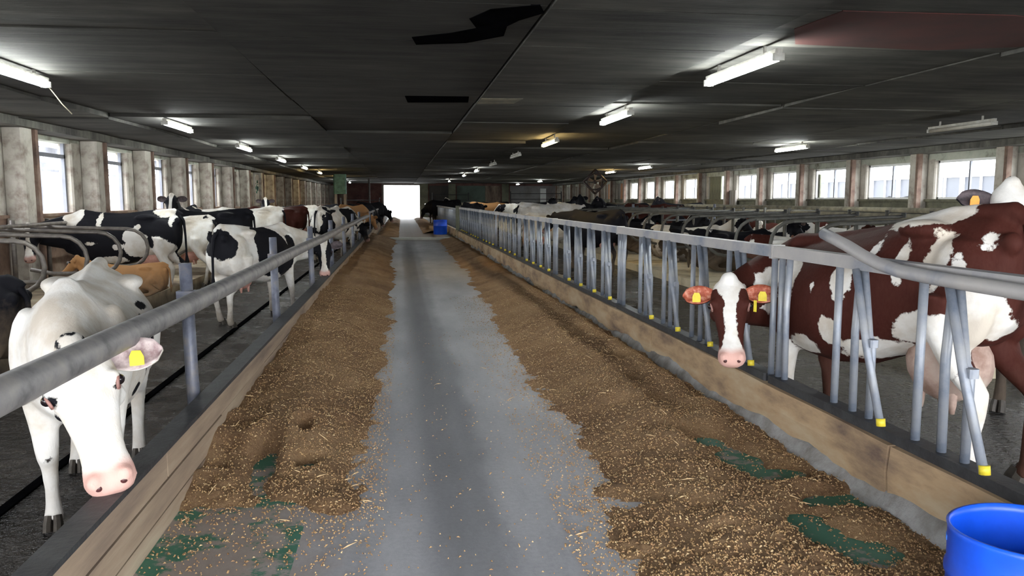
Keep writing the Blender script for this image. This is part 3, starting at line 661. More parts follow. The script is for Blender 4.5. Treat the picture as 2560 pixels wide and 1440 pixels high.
# pen gates
def gate(x0, x1, y, z0, z1, nb, label, mat, d=0, ry_=0):
    t = empty('pipe_gate', (x0, y, z0), ry_, label=label, cat='gate'); L_ = x1-x0
    MB().tube([(0, 0, 0), (0, 0, z1-z0)], .04, 6).build('post', M[mat], t); MB().tube([(L_, 0, 0), (L_, 0, z1-z0)], .04, 6).build('post', M[mat], t)
    for k in range(nb):
        z = (z1-z0)*(k+.6)/nb; MB().tube([(0, 0, z), (L_, 0, z)], .028, 6).build('bar', M[mat], t)
    return t
gate(2.4, 5.2, 61.5, -.05, 2.0, 5, 'dark pipe gate just right of the far door', 'steel')
gate(8.4, 12.4, 60.5, -.05, 2.1, 5, 'dark pipe gate before the pale far panels', 'steel')
gate(7.0, 9.6, 23.2, -.05, 1.35, 4, 'blue-grey pipe gate in the middle of the right pen', 'headlock')
gate(-4.6, -2.4, 27.5, -.15, 1.15, 4, 'dim pipe gate across the left pen', 'pipe')
gate(-4.4, -1.6, 58.5, -.15, 1.6, 4, 'dark pipe gate left of the far door', 'steel')

# ------------------------------------------------------------ outside
sh = empty('lean_to_roof', (-9.3, 20, 0), label='grey open roof frame outside the left windows', cat='roof')
MB().box(-.08, .08, -24, 24, 2.62, 2.86).build('beam', M['grey'], sh); MB().box(-2.6, -2.5, -24, 24, 2.55, 2.72).build('beam', M['grey'], sh)
MB().box(-1.3, -1.22, -24, 24, 2.33, 2.40).build('beam', M['grey'], sh)
for k in range(14):
    y = -22+3.4*k; MB().box(-.07, .07, y, y+.14, -.15, 2.62).build('post', M['grey'], sh); MB().box(-2.6, 1.6, y, y+.08, 2.86, 2.98).build('rafter', M['grey'], sh)
for k in range(26):
    y = -23+1.8*k; MB().box(-2.8, 1.9, y, y+.9, 3.0, 3.02).build('roof_sheet', M['corr'], sh)
bd = empty('greenhouse_shed', (24, 30, .15), label='long white framed shed outside the right windows', cat='building')
MB().box(0, 6, -30, 38, 0, .5).build('base_wall', M['white'], bd); MB().box(0, .1, -30, 38, 2.3, 2.5).build('eave', M['white'], bd)
MB().add([(-.3, -30, 2.45), (-.3, 38, 2.45), (6, 38, 4.0), (6, -30, 4.0), (-.3, -30, 2.5), (-.3, 38, 2.5), (6, 38, 4.06), (6, -30, 4.06)], [(0, 3, 2, 1), (4, 5, 6, 7), (0, 1, 5, 4), (2, 3, 7, 6)]).build('roof', M['white'], bd)
mp_ = MB().box(.08, .12, .1, 2.1, .5, 2.3).mesh('pane', M['greyglass']); ms_ = MB().box(-.03, .14, -.09, .09, 0, 2.4).mesh('mullion', M['white']); mt_ = MB().box(.0, .13, 1.07, 1.13, .5, 2.3).mesh('mullion', M['white'])
for k in range(30):
    y = -29.8+2.2*k; meshobj('pane', mp_, bd, (0, y, 0)); meshobj('mullion', ms_, bd, (0, y, 0)); meshobj('mullion', mt_, bd, (0, y, 0))
# ------------------------------------------------------------ cattle
def V3(*a): return Vector(a)
def ringloft(mb, rings, n=20):
    vs = []
    for c, sd, up, w, ht, hb, k in rings:
        for i in range(n):
            a = 2*PI*i/n; ca, sa = math.cos(a), math.sin(a)
            z = (ht if sa > 0 else hb)*sa; y = w*math.copysign(abs(ca)**.85, ca)*(1-k*max(0, sa)**2)
            vs.append(c+sd*y+up*z)
    m = len(rings)
    fs = [(i*n+k, i*n+(k+1) % n, (i+1)*n+(k+1) % n, (i+1)*n+k) for i in range(m-1) for k in range(n)]
    fs += [tuple(range(n-1, -1, -1)), tuple((m-1)*n+k for k in range(n))]
    mb.add(vs, fs, 0, True)
TORSO = [(-.885, 1.12, .10, .16, .14), (-.85, 1.10, .175, .25, .25), (-.74, 1.08, .245, .335, .34), (-.58, 1.06, .275, .355, .36), (-.40, 1.04, .30, .385, .36), (-.20, 1.02, .325, .375, .41),
         (.02, 1.0, .36, .375, .45), (.22, 1.0, .36, .375, .45), (.40, 1.02, .325, .36, .43), (.55, 1.04, .285, .355, .40), (.68, 1.06, .24, .32, .35), (.80, 1.08, .19, .25, .26), (.88, 1.10, .12, .17, .17)]
HEAD = [(-.055, -.015, .055, .05, .07), (-.02, -.005, .098, .07, .11), (.04, 0, .118, .075, .135), (.10, 0, .128, .075, .15), (.16, -.005, .124, .072, .15), (.22, -.01, .103, .066, .14), (.29, -.015, .090, .058, .115),
        (.36, -.022, .079, .050, .092), (.42, -.028, .079, .046, .078), (.47, -.030, .088, .046, .072), (.515, -.033, .092, .044, .066), (.545, -.040, .074, .036, .052), (.56, -.045, .045, .022, .034)]
def cow(name, loc, rz, label, group=None, s=1.0, poll=None, muzz=None, up=None, world=False, hs=1.0, lie=False, voxel=.03, patchfn=None, legs=(0, 0, 0, 0),
        hue=0, seed=1.0, amp=1.0, bias=0.0, pink=.4, mud=1.0, tags=None, earp=-1, hookw=1.0, bony=0.0, udder=True, hero=False, tail=True, dz=0.0, earin='earing', eardir=(-.25, .0), slope=0, rk=1.0, udd=1.0):
    Mw = Matrix.Translation(Vector(loc)) @ Matrix.Rotation(rz, 4, 'Z') @ Matrix.Scale(s, 4)
    Mi = Mw.inverted()
    if world:
        poll = Mi @ Vector(poll); muzz = Mi @ Vector(muzz); up = (Mi.to_3x3() @ Vector(up)).normalized(); hs = hs/s
    zo = -.63 if lie else 0.0
    if poll is None: poll = V3(1.22, 0, 1.50+zo*.9); muzz = V3(1.60, 0, 1.17+zo*.9)
    poll = Vector(poll); a = (Vector(muzz)-poll).normalized(); up = Vector(up or (0, 0, 1)); u = (up-a*up.dot(a)).normalized(); l = u.cross(a)
    def H(x, y, z): return poll+(a*x+l*y+u*z)*hs
    mb = MB()
    ringloft(mb, [(V3(x, 0, z+zo), V3(0, 1, 0), V3(0, 0, 1), w*(hookw if x < -.1 else 1), ht, hb, .42) for x, z, w, ht, hb in TORSO], 24)
    for sg in (-1, 1):
        mb.ball((-.39, sg*.165*hookw, 1.325+zo), (.17, .10, .055), 10, 6)                # hook bone
        mb.ball((-.865, sg*.115, 1.27+zo), (.06, .05, .06), 8, 6)                       # pin bone
        mb.ball((-.64, sg*.185, 1.0+zo), (.22, .12, .30), 12, 8)                        # thigh
        mb.ball((.53, sg*.205, 1.02+zo), (.16, .10, .28), 12, 8)                        # shoulder
    mb.tube([(-.92, 0, 1.36+zo), (-.80, 0, 1.425+zo), (-.45, 0, 1.40+zo), (0, 0, 1.345+zo), (.40, 0, 1.36+zo), (.62, 0, 1.39+zo), (.80, 0, 1.30+zo)], [.035, .05, .05+.01*bony, .045, .06, .075, .07], 10)
    if slope:
        mb.v = [(x_, y_, z_-slope*min(1, max(0, x_+.25)/.9)*min(1, z_)) for x_, y_, z_ in mb.v]
    mb.tube([(.60, 0, .78+zo), (.82, 0, .86+zo), (.92, 0, 1.0+zo)], [.13, .12, .08], 10)  # brisket
    # neck
    p0 = V3(.62, 0, 1.10+zo-slope); p3 = H(.05, 0, -.06); dist = (p3-p0).length
    p1 = p0+V3(.42, 0, .06 if poll.z > 1.2+zo else -.02)*min(1, dist/.8); p2 = p3-(a*.35+u*.94)*.20*hs
    if up.z > .8: p2 = p3+(-a*.55-u*.35)*.26*hs
    rg = []
    for i in range(9):
        t = i/8; q = p0*(1-t)**3+p1*3*t*(1-t)**2+p2*3*t*t*(1-t)+p3*t**3
        dq = ((p1-p0)*3*(1-t)**2+(p2-p1)*6*t*(1-t)+(p3-p2)*3*t*t).normalized()
        sd = (V3(0, 1, 0)*(1-t)+l*t); sd = (sd-dq*sd.dot(dq)).normalized(); uu = dq.cross(sd)
        if uu.z < 0 and t < .5: uu = -uu; 
        w_ = .20*(1-t)+.098*hs*t; h_ = .33*(1-t)**1.1+.125*hs*(1-(1-t)**1.1)
        rg.append((q, sd, uu, w_, h_, h_, .2))
    ringloft(mb, rg, 16)
    ringloft(mb, [(H(x, 0, z), l, u, w*hs, ht*hs, hb*hs, .22) for x, z, w, ht, hb in HEAD], 20)
    mb.ball(H(-.03, 0, .045), tuple([.06*hs]*3), 10, 6)                                 # poll tuft
    for sg in (-1, 1):
        mb.ball(H(.145, sg*.105, .035), (.034*hs,)*3, 8, 6)                              # brow
        mb.ball(H(.15, sg*.075, -.10), (.06*hs,)*3, 8, 6)                              # jaw
        mb.ball(H(.515, sg*.05, .0), (.032*hs,)*3, 8, 6)
    mb.tube([H(.25, 0, -.11), H(.40, 0, -.085), H(.50, 0, -.085), H(.535, 0, -.08)], [.05*hs, .042*hs, .05*hs, .03*hs], 10)   # lower jaw
    hoofs = []
    if not lie:
        for sg, dx in ((1, legs[0]), (-1, legs[1])):
            y = sg*.165
            mb.tube([(.50, y, 1.0), (.52, y*1.05, .80), (.53+dx*.25, y*1.02, .62), (.55+dx*.5, y, .44), (.545+dx*.7, y, .38), (.54+dx*.85, y, .22), (.545+dx, y, .11), (.575+dx, y, .05)],
                    [(.10, .12), (.085, .10), (.062, .075), (.054, .058), (.044, .047), (.036, .037), (.046, .046), (.05, .055)], 12, side=(0, 1, 0))
            hoofs.append((.585+dx, y))
        for sg, dx in ((1, legs[2]), (-1, legs[3])):
            y = sg*.19
            mb.tube([(-.60, y*.95, 1.0), (-.58, y, .82), (-.66+dx*.3, y, .64), (-.80+dx*.5, y, .50), (-.795+dx*.6, y, .42), (-.765+dx*.8, y, .26), (-.75+dx, y, .12), (-.72+dx, y, .05)],
                    [(.13, .20), (.10, .155), (.07, .095), (.048, .062), (.04, .05), (.037, .042), (.047, .048), (.05, .056)], 12, side=(0, 1, 0))
            hoofs.append((-.71+dx, y))
    else:
        for sg in (1, -1):
            mb.tube([(.50, sg*.2, .45), (.62, sg*.24, .22), (.88, sg*.24, .11), (.84, sg*.24, .07), (.60, sg*.22, .05)], [.11, .085, .06, .05, .045], 10)
            mb.tube([(-.62, sg*.22, .40), (-.45, sg*.34, .26), (-.75, sg*.38, .12), (-.55, sg*.40, .06), (-.38, sg*.40, .05)], [.16, .13, .065, .045, .045], 10)
    K_ = lambda x: x*rk if x < 0 else x
    if rk != 1: mb.v = [(K_(p[0]), p[1], p[2]) for p in mb.v]; hoofs = [(K_(x), y) for x, y in hoofs]
    me0 = mb.mesh('tmp', M['coat']); ob = bpy.data.objects.new('tmp', me0); COL.objects.link(ob)
    r = ob.modifiers.new('r', 'REMESH'); r.mode = 'VOXEL'; r.voxel_size = voxel; r.use_smooth_shade = True
    sm = ob.modifiers.new('s', 'SMOOTH'); sm.factor = .5; sm.iterations = 5 if voxel < .025 else 2
    dg = bpy.context.evaluated_depsgraph_get(); dg.update()
    me = bpy.data.meshes.new_from_object(ob.evaluated_get(dg)); me.name = 'cow_body'
    bpy.data.objects.remove(ob); bpy.data.meshes.remove(me0)
    if not me.materials: me.materials.append(M['coat'])
    n = len(me.vertices); co = np.empty(n*3, np.float32); me.vertices.foreach_get('co', co); co = co.reshape(-1, 3).astype(float)
    R = np.array([list(a), list(l), list(u)]); hl = (co-np.array(poll)) @ R.T/hs
    inhead = (hl[:, 0] > -.07) & (hl[:, 0] < .7) & (np.abs(hl[:, 1]) < .24) & (hl[:, 2] > -.24) & (hl[:, 2] < .2)
    # swell a little at the muzzle, crease the nostril and mouth
    if patchfn: pv = patchfn(co, hl, inhead)
    else:
        wz = .035+.03*np.clip((.1-hl[:, 0])*6, 0, 1.2)+.03*np.clip((hl[:, 0]-.38)*8, 0, 1)
        pv = np.zeros(n)+np.where(co[:, 2]+(.0 if not lie else .6) < .50, .22, 0)
        pv = np.where(inhead, np.where(hl[:, 2] > -.05, np.clip((wz-np.abs(hl[:, 1]))*14, -.6, .6), -.4), pv)
    muz = np.where(inhead, np.clip((hl[:, 0]-.455+.25*np.abs(hl[:, 1]))*22, 0, 1), 0)
    for nm, dat in (('patch', pv), ('muz', muz)):
        at = me.attributes.new(nm, 'FLOAT', 'POINT'); at.data.foreach_set('value', np.asarray(dat, np.float32))
    me.polygons.foreach_set('use_smooth', [True]*len(me.polygons)); me.update()
    t = empty(name, loc, rz, label=label, cat='cow', group=group); t.scale = (s, s, s); t.location.z += dz
    pr_ = dict(hue=hue, seed=seed, amp=amp, bias=bias, pink=pink, mud=mud)
    def props(o, **k):
        for kk, vv in {**pr_, **k}.items(): o[kk] = float(vv)
        return o
    props(meshobj('body', me, t))
    def attr(o, v):
        m_ = o.data
        for nm, x in (('patch', v), ('muz', 0)):
            at = m_.attributes.new(nm, 'FLOAT', 'POINT'); at.data.foreach_set('value', np.full(len(m_.vertices), x, np.float32))
    for sg in (-1, 1):
        # ear: cupped leaf
        e = (l*sg+a*(.12)+u*eardir[1]-a*(-eardir[0])*1).normalized(); nn = (a*.8+u*.35) if up.z > .8 else (u*.95+a*.05); nn = (nn-e*nn.dot(e)).normalized(); wd = e.cross(nn)
        b0 = H(.045, sg*.10, -.005); L_ = .205*hs; vs = []; K, J = 9, 7
        for side_ in (0, 1):
            for i in range(K):
                t_ = i/(K-1); W = (.022+.052*math.sin(PI*min(1, t_*.93+.05))**.8)*hs if i < K-1 else .008*hs
                for j in range(J):
                    q = -1+2*j/(J-1); cup = (1-q*q)*(.034*(1-t_*.55))*hs
                    vs.append(b0+e*(L_*t_)+wd*(W*q*(1-.12*(1-t_)))-nn*cup-(nn*.012*hs if side_ else nn*0)-u*0.02*t_*hs)
        m_ = K*J
        fs = [(i*J+j, i*J+j+1, (i+1)*J+j+1, (i+1)*J+j) for i in range(K-1) for j in range(J-1)]; nf = len(fs)
        fs += [tuple(m_+k for k in f[::-1]) for f in fs]
        for i in range(K-1): fs += [(i*J, (i+1)*J, m_+(i+1)*J, m_+i*J), (i*J+J-1, m_+i*J+J-1, m_+(i+1)*J+J-1, (i+1)*J+J-1)]
        for j in range(J-1): fs += [((K-1)*J+j, (K-1)*J+j+1, m_+(K-1)*J+j+1, m_+(K-1)*J+j)]
        eb = MB().add(vs, fs, 0, True); eb.mi = [1]*nf+[0]*(len(fs)-nf)
        o = eb.build('ear', [M['coat'], M[earin]], t); attr(o, earp); props(o, amp=0)
        o = MB().ball(H(.158, sg*.124, .028), (.021*hs,)*3, 10, 8).build('eye', M['eye'], t)
        if hero: MB().tube([H(.158+.034*math.cos(q), sg*(.123-.010*abs(math.cos(q))), .026+.022*math.sin(q)) for q in np.linspace(0, 2*PI, 13)], .0065*hs, 6).build('eyelid', M['lid'], t)
        MB().ball(H(.535, sg*.042, -.006), (.011*hs, .016*hs, .011*hs) if False else (.015*hs,)*3, 8, 6).build('nostril', M['nostril'], t)
        if tags and ((sg in tags)):
            b1 = b0+e*L_*.55+nn*.012; w2 = .027*hs; h2 = .034*hs; d1 = (V3(0, 0, -1)*.8-nn*.1).normalized(); s1 = d1.cross(nn).normalized()
            vs = [b1-s1*w2*.6, b1+s1*w2*.6, b1+s1*w2+d1*h2*.7, b1+s1*w2+d1*h2*2, b1-s1*w2+d1*h2*2, b1-s1*w2+d1*h2*.7]
            vs = vs+[v+nn*.006 for v in vs]
            fs = [(5, 4, 3, 2, 1, 0), (6, 7, 8, 9, 10, 11)]+[(k, (k+1) % 6, 6+(k+1) % 6, 6+k) for k in range(6)]
            MB().add(vs, fs).build('ear_tag', M[tags.get(sg)], t)
    for x, y in hoofs:
        hb = MB()
        for q in (-.026, .026):
            hb.tube([(x+.025, y+q, 0), (x+.012, y+q, .04), (x-.005, y+q*.8, .085)], [(.027, .055), (.026, .05), (.023, .042)], 8, side=(1, 0, 0), smooth=False)
        hb.build('hoof', M['hoof'], t)
    if udder and not lie:
        ub = MB().ball((-.40, 0, .66), (.20, .155, .17), 16, 10)
        for x in (-.48, -.32):
            for y in (-.07, .07): ub.tube([(x, y, .56), (x, y, .49), (x, y, .455)], [.022, .017, .011], 8)
        if udd != 1: ub.v = [((x+.40)*udd-.47, y*udd*.95, (z-.70)*udd+.66) for x, y, z in ub.v]
        ub.v = [(K_(x), y, z) for x, y, z in ub.v]
        ub.build('udder', M['dirtyskin' if udd != 1 else 'pinkskin'], t)
    if tail:
        zt = 1.36+zo; ze = .12 if lie else .50
        tb = MB().tube([(-.87, 0, zt), (-.93, .01, zt-.10), (-.95, .02, (zt+ze)*.55), (-.955, .02, ze+.22), (-.96, .02, ze+.10), (-.955, .02, ze-.05)], [.035, .026, .018, .016, .035, .012], 8)
        tb.v = [(K_(x), y, z) for x, y, z in tb.v]
        o = tb.build('tail', M['coat'], t); attr(o, earp*.3); props(o, amp=0)
    return t
def recow(src, loc, rz, label, group=None, s=1.0, **k):
    c = copy_tree(src); c.location = loc; c.rotation_euler = (0, 0, rz); c.scale = (s, s, s); c['label'] = label
    if group: c['group'] = group
    elif 'group' in c: del c['group']
    for ch in c.children:
        for kk, vv in k.items():
            if kk == 'earp' or (kk in ('amp',) and ch.name.split('.')[0] in ('ear', 'tail')): continue
            if kk in ch: ch[kk] = float(vv)
    return c
def blobs(co, base, ops):
    v = np.full(len(co), float(base))
    for sgn, c, r in ops:
        r = np.array(r, float); d = (np.linalg.norm((co-np.array(c))/r, axis=1)-1)*r.min()
        v = np.minimum(v, d) if sgn < 0 else np.maximum(v, -d)
    return v
def D(deg): return math.radians(deg)

# --- the white heifer in front
def pf_white(co, hl, ih):
    v = blobs(co, .3, [(-1, (.05, .36, 1.12), (.05, .2, .05)), (-1, (.0, .36, 1.0), (.035, .2, .09)), (-1, (.2, .36, .92), (.03, .2, .10)), (-1, (-.1, .36, 1.2), (.06, .2, .03)), (-1, (.75, -.2, .9), (.05, .1, .05)), (-1, (.5, .2, .55), (.04, .1, .03)), (-1, (.3, .34, .75), (.04, .2, .05)), (-1, (.56, -.17, .42), (.03, .2, .04))])
    h = blobs(hl, .3, [(-1, (-.02, -.10, .05), (.04, .03, .05)), (-1, (-.03, .09, .06), (.035, .05, .04)), (-1, (.13, -.16, .0), (.03, .05, .03)), (-1, (.2, -.12, -.09), (.05, .05, .02)), (-1, (.30, -.10, -.10), (.03, .05, .02)), (-1, (.16, .125, .03), (.035, .03, .02)), (-1, (.16, -.125, .03), (.035, .03, .02)), (-1, (.02, .13, -.04), (.05, .05, .05)), (-1, (-.06, .02, .10), (.02, .05, .03)), (-1, (-.03, -.045, .10), (.03, .012, .03)), (-1, (.0, .06, .09), (.03, .012, .03))])
    return np.where(ih, h, v)
L1 = cow('cow', (-1.70, 4.45, FLOORL), D(-77), 'white cow with small black flecks and yellow ear tag reaching under the pipe rail', s=.88, world=True, poll=(-1.335, 3.36, .855), muzz=(-1.165, 3.13, .515), up=(.25, -1, .5), hs=1.06, eardir=(-.02, .12), earin='earwh',
    voxel=.015, patchfn=pf_white, legs=(.02, -.14, .0, .12), hue=0, amp=0, pink=.95, mud=.35, tags={1: 'yellow', -1: 'yellow'}, earp=.25, hookw=1.25, bony=1, hero=True, udder=False)
# --- the red and white cow with its head through the headlocks
def pf_red(co, hl, ih):
    v = blobs(co, -.3, [(1, (-.28, 0, 1.45), (.27, .34, .17)), (1, (-.50, .30, 1.2), (.07, .2, .17)), (1, (.02, .33, 1.05), (.07, .2, .14)), (1, (.62, .25, 1.0), (.11, .14, .25)), (1, (.44, .34, 1.02), (.055, .2, .17)), (1, (.30, .34, 1.3), (.09, .1, .02)), (1, (.45, .2, 1.42), (.12, .1, .03)),
        (1, (-.50, .30, .76), (.26, .2, .16)), (1, (-.78, .25, .80), (.12, .3, .14)), (1, (-.70, .28, 1.28), (.04, .2, .05)), (1, (-.12, .34, 1.22), (.03, .2, .07)), (1, (.22, .36, .98), (.02, .2, .03)), (1, (-.28, .3, .62), (.35, .3, .10)), (1, (-.72, .25, .95), (.09, .2, .16)), (1, (-.62, .3, 1.10), (.05, .2, .10)), (1, (.10, .35, .72), (.07, .2, .09)), (1, (.35, .3, .60), (.12, .3, .06)), (1, (.55, .2, .35), (.14, .3, .28)), (1, (-.75, .2, .30), (.2, .3, .36)), (1, (-.3, .34, 1.15), (.04, .2, .12))])
    w = .040+.055*np.clip((.16-hl[:, 0])*5.2, 0, 1)+.048*np.clip((hl[:, 0]-.37)*8, 0, 1)
    h = np.where(hl[:, 2] > -.06, w-np.abs(hl[:, 1]), -.1); h = np.where(hl[:, 0] < .03, .11-np.abs(hl[:, 1]), h)
    return np.where(ih, np.clip(h*1.3, -.3, .3), v)
R1 = cow('cow', (2.90, 4.36, FLOORR), D(109), 'large red and white cow with white blaze, head through the headlock bars', s=1.045, world=True, slope=.20, rk=.90, udd=1.25, poll=(2.12, 4.84, .925), muzz=(2.03, 4.56, .525), up=(-.42, -1, .5), hs=.98,
    voxel=.015, patchfn=pf_red, legs=(0, -.05, .0, -.1), hue=1, amp=0, pink=1, mud=.25, tags={1: 'yellow', -1: 'yellow'}, earp=-.3, hero=True, earin='earin', tail=True, eardir=(-.1, .05))
tag(MB().box(-.010, .010, -.003, .003, -.045, .025, bev=0).build('ear_tag', M['yellow'], R1, tuple((R1.matrix_basis.inverted() @ Vector((2.20, 4.62, .84))))))
# --- black and white cow standing in a left stall
def pf_l2(co, hl, ih):
    v = blobs(co, -.3, [(1, (.72, 0, 1.38), (.16, .5, .22)), (1, (.30, .3, 1.30), (.045, .4, .15)), (1, (-.66, 0, 1.42), (.17, .4, .10)), (1, (-.80, .2, 1.28), (.06, .3, .10)), (1, (-.42, .35, .84), (.34, .3, .22)), (1, (-.22, .35, 1.02), (.14, .3, .14)), (1, (-.28, .35, 1.17), (.06, .3, .05)), (1, (.10, .4, .64), (.22, .4, .08)), (1, (.42, .4, .92), (.10, .2, .03)), (1, (-.68, .2, .5), (.22, .4, .5)), (1, (.0, .4, .86), (.09, .3, .05)), (1, (.50, .2, .2), (.2, .4, .3)),
        (-1, (-.52, .35, 1.10), (.16, .3, .08)), (-1, (-.48, .35, .93), (.06, .3, .10)), (-1, (-.86, .15, 1.15), (.07, .3, .2))])
    w = .03+.02*np.clip((.16-hl[:, 0])*5, 0, 1)+.04*np.clip((hl[:, 0]-.30)*6, 0, 1)
    return np.where(ih, np.clip((w-np.abs(hl[:, 1]))*1.5, -.3, .3), v)
L2 = cow('cow', (-4.56, 13.72, FLOORL), D(180), 'black and white cow standing sideways in the left stalls, nearest of the standing ones', s=1.02, poll=(1.24, .42, 1.16), muzz=(1.18, .66, .70), up=(.1, 1, .5), voxel=.021, patchfn=pf_l2, legs=(0, .1, .05, -.2), amp=0, mud=.6, pink=.6)
# --- black and white cow at the left kerb
def pf_l3(co, hl, ih):
    v = blobs(co, .3, [(-1, (-.02, -.3, 1.10), (.36, .5, .44)), (-1, (.30, -.3, .86), (.22, .4, .22)), (-1, (.44, -.2, 1.1), (.10, .4, .16)), (-1, (-.84, -.05, 1.18), (.13, .3, .22)), (-1, (.1, .3, 1.1), (.4, .3, .3)), (1, (-.16, -.35, .82), (.08, .3, .13)), (-1, (-.30, -.3, 1.0), (.02, .2, .02))])
    w = .035+.035*np.clip((.13-hl[:, 0])*6, 0, 1)+.03*np.clip((hl[:, 0]-.36)*8, 0, 1)
    return np.where(ih, np.clip((w-np.abs(hl[:, 1]))*1.5, -.3, .3), v)
L3 = cow('cow', (-1.98, 11.08, FLOORL), D(63), 'white and black dirty-legged cow at the left kerb, blaze-faced head turned back', s=.91, world=True, poll=(-1.17, 12.0, .84), muzz=(-1.15, 11.83, .36), up=(0, -1, .4), hs=.92, voxel=.021, patchfn=pf_l3, legs=(0, .12, .1, -.15), amp=0, mud=1, pink=.9, hero=False)

# --- shared bodies for the herd
A = cow('cow', (-4.05, 17.3, FLOORL), D(178), 'black cow with curled tail standing behind the nearest left stall cow', bias=-.45, seed=3.1, poll=(1.30, .05, 1.28), muzz=(1.66, .08, .92))
B = cow('cow', (-1.78, 21.6, FLOORL), D(62), 'white and black cow feeding at the left kerb behind the rail end', bias=.03, seed=8.4, poll=(1.15, -.10, .95), muzz=(1.38, -.18, .50), up=(.8, 0, .6), hue=0)
Cc = cow('cow', (-5.0, 19.2, FLOORL), D(-90), 'black-eared cow with white forehead raised, looking out over the left herd', s=1.04, bias=-.1, seed=5.5, poll=(1.02, .0, 1.62), muzz=(1.36, .02, 1.24), legs=(0, .1, -.05, .1))
Dl = cow('cow', (-4.05, 12.35, .06), D(180), 'small tan calf lying in the left stall below the standing black and white cow', lie=True, hue=2, bias=-.5, seed=2.2, s=.6)
# left pen
def rc(src, x, y, deg, label, s=1.0, z=FLOORL, **k): return recow(src, (x, y, z), D(deg), label, None, s, **k)
rc(Dl, -4.15, 7.25, 178, 'black cow lying in the stall at the lower left edge', z=.02, hue=0, bias=-.35, seed=4.0)
rc(A, -4.35, 15.5, 176, 'brown-legged pale cow between the nearest stall cow and the black cow', s=.93, hue=0, bias=.10, seed=6.6, mud=1)
rc(A, -4.0, 21.3, 184, 'white-rumped cow behind the black one in the left pen', bias=.38, seed=9.3)
rc(A, -3.65, 23.7, 176, 'red-brown cow with pale back in the left pen', hue=1, bias=-.12, seed=12.7)
rc(A, -3.6, 26.2, 186, 'white-backed cow behind the red-brown one in the left pen', bias=.3, seed=15.1)
rc(Cc, -4.6, 27.6, -80, 'small white-faced cow peering by the green paint mark', bias=.1, seed=21)
rc(A, -3.3, 31.5, 170, 'black cow at the left beneath the far boards', bias=-.5, seed=23)
rc(A, -2.6, 35.5, 160, 'brown-red cow under the green motor unit', hue=1, bias=-.5, seed=25)
rc(B, -2.2, 24.7, 75, 'mostly white cow just behind the one feeding at the left rail end', bias=.2, seed=27)
rc(B, -1.85, 30.6, 60, 'tan cow feeding beyond the left end of the threshold', hue=2, bias=-.2, seed=29)
rc(B, -1.75, 34.2, 55, 'dark cow feeding past the tan one on the left', bias=-.5, seed=31)
rc(B, -1.6, 40.5, 48, 'black cow leaning its head into the far left of the alley', bias=-.4, seed=33, s=1.05)
rc(B, -1.6, 46.0, 50, 'black cow nearest the far door on the left', bias=-.5, seed=35)
rc(Cc, -7.75, 18.5, -92, 'cow outside looking in through the first left window', bias=.0, seed=37, s=1.0)
# right pen
Dr = rc(Dl, 6.55, 10.95, 4, 'white cow with black patches lying in the right stalls, closest to the red cow', z=.10, bias=.22, seed=41, s=1.0, hue=0)
for k, (y, hu, bi, lb) in enumerate(((12.2, 1, .0, 'red and white cow lying second in the near right stall row'), (14.65, 0, -.1, 'black cow with white spots lying third in the near right stall row'), (17.1, 0, .05, 'black and white cow lying fourth in the near right stall row'),
        (19.5, 0, -.25, 'dark cow lying fifth in the near right stall row'), (23.2, 0, .0, 'spotted dark cow lying sixth in the near right stall row'), (28.1, 0, -.2, 'dark cow lying farthest in the near right stall row'))):
    rc(Dl, 6.5, y, hr.uniform(-4, 5), lb, z=.10, bias=bi, seed=50+k*3.3, hue=hu)
for k, (y, hu, bi, lb) in enumerate(((12.3, 0, -.1, 'black cow lying nearest in the back right stall row'), (15.9, 0, .1, 'pied cow lying second in the back right stall row'), (18.4, 1, -.1, 'reddish cow lying third in the back right stall row'), (22.1, 0, -.2, 'black cow lying fourth in the back right stall row'))):
    rc(Dl, 9.75, y, 180+hr.uniform(-4, 5), lb, z=.10, bias=bi, seed=80+k*3.3, hue=hu)
def pf_r2(co, hl, ih):
    return np.where(ih, .25, blobs(co, -.3, [(1, (.1, -.3, .8), (.2, .3, .3))]))
cow('cow', (4.85, 5.30, FLOORR), D(222), 'white-faced black cow cut by the right picture edge, orange ear tag, behind the red cow', world=True, poll=(3.80, 4.47, 1.54), muzz=(3.72, 4.20, 1.14), up=(-.3, -1, .6), hs=1.0, voxel=.022, patchfn=pf_r2, amp=0, pink=.9, mud=.6, tags={-1: 'orange', 1: 'orange'}, earp=-.3)
rc(A, 4.05, 16.2, 122, 'big black cow with white rump mark standing in the right walkway', z=FLOORR, bias=-.33, seed=92, s=.92)
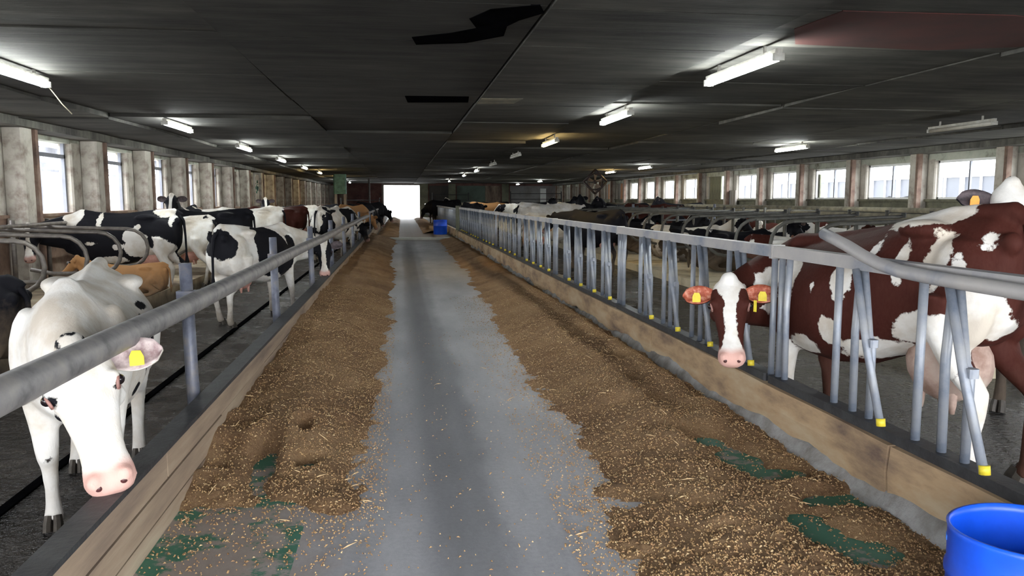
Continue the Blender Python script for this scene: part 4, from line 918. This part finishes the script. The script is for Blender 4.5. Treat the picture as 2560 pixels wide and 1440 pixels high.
rc(A, 3.9, 20.2, 12, 'tan and white cow standing low behind the headlock rail', z=FLOORR, s=.83, hue=2, bias=.18, seed=94)
rc(A, 4.5, 24.4, 8, 'grey-white cow standing across the right walkway', z=FLOORR, s=1.0, hue=0, bias=.4, seed=96)
rc(Cc, 6.3, 25.6, 100, 'black cow with raised head beside the grey-white cow', z=FLOORR, bias=-.5, seed=98)
for k, (x, y, dg_, hu, bi, lb) in enumerate(((8.0, 27.6, 170, 0, -.5, 'black cow below the hanging fan'), (8.2, 25.4, 10, 1, -.5, 'red-brown cow standing right of the hanging fan'), (9.6, 33.5, 20, 0, -.3, 'dark cow with pale rump behind the blue-grey gate'), (11.2, 30.4, 175, 0, -.5, 'black cow standing under the far right windows'),
        (7.6, 34.8, 30, 0, .05, 'grey pied cow left of the hanging fan'), (6.2, 37.5, 150, 0, -.3, 'black cow before the pale far panels, left one'), (7.2, 41.5, 20, 0, -.15, 'black cow with pale marks before the pale far panels'), (5.2, 44.5, 170, 0, -.4, 'distant black cow before the green-grey panel'),
        (4.3, 40.0, 10, 2, -.2, 'distant tan cow behind the headlock rail'), (3.6, 47.0, 165, 0, .25, 'distant white cow just right of the far door'), (3.2, 36.2, 60, 0, -.1, 'small white-faced cow behind the far headlock rail'), (5.4, 33.2, 175, 0, .0, 'distant pied cow in the right walkway'), (8.9, 44.0, 12, 0, -.4, 'most distant black cow on the right'))):
    rc(A if k % 3 else Cc, x, y, dg_, lb, z=FLOORR, bias=bi, seed=100+k*3.7, hue=hu, s=.97)
rc(B, 2.35, 44.0, 160, 'dark cow leaning into the alley at the far right', z=FLOORR, bias=-.35, seed=150, s=1.05)
rc(B, 2.3, 48.5, 150, 'dark cow leaning into the alley next to the far door', z=FLOORR, bias=-.5, seed=152)
rc(A, 14.7, 21.6, 80, 'black cow outside the right windows, nearer the orange board', z=.15, bias=-.5, seed=154)
rc(A, 14.8, 17.3, 95, 'black and white cow outside the rightmost full window', z=.15, bias=-.1, seed=156)
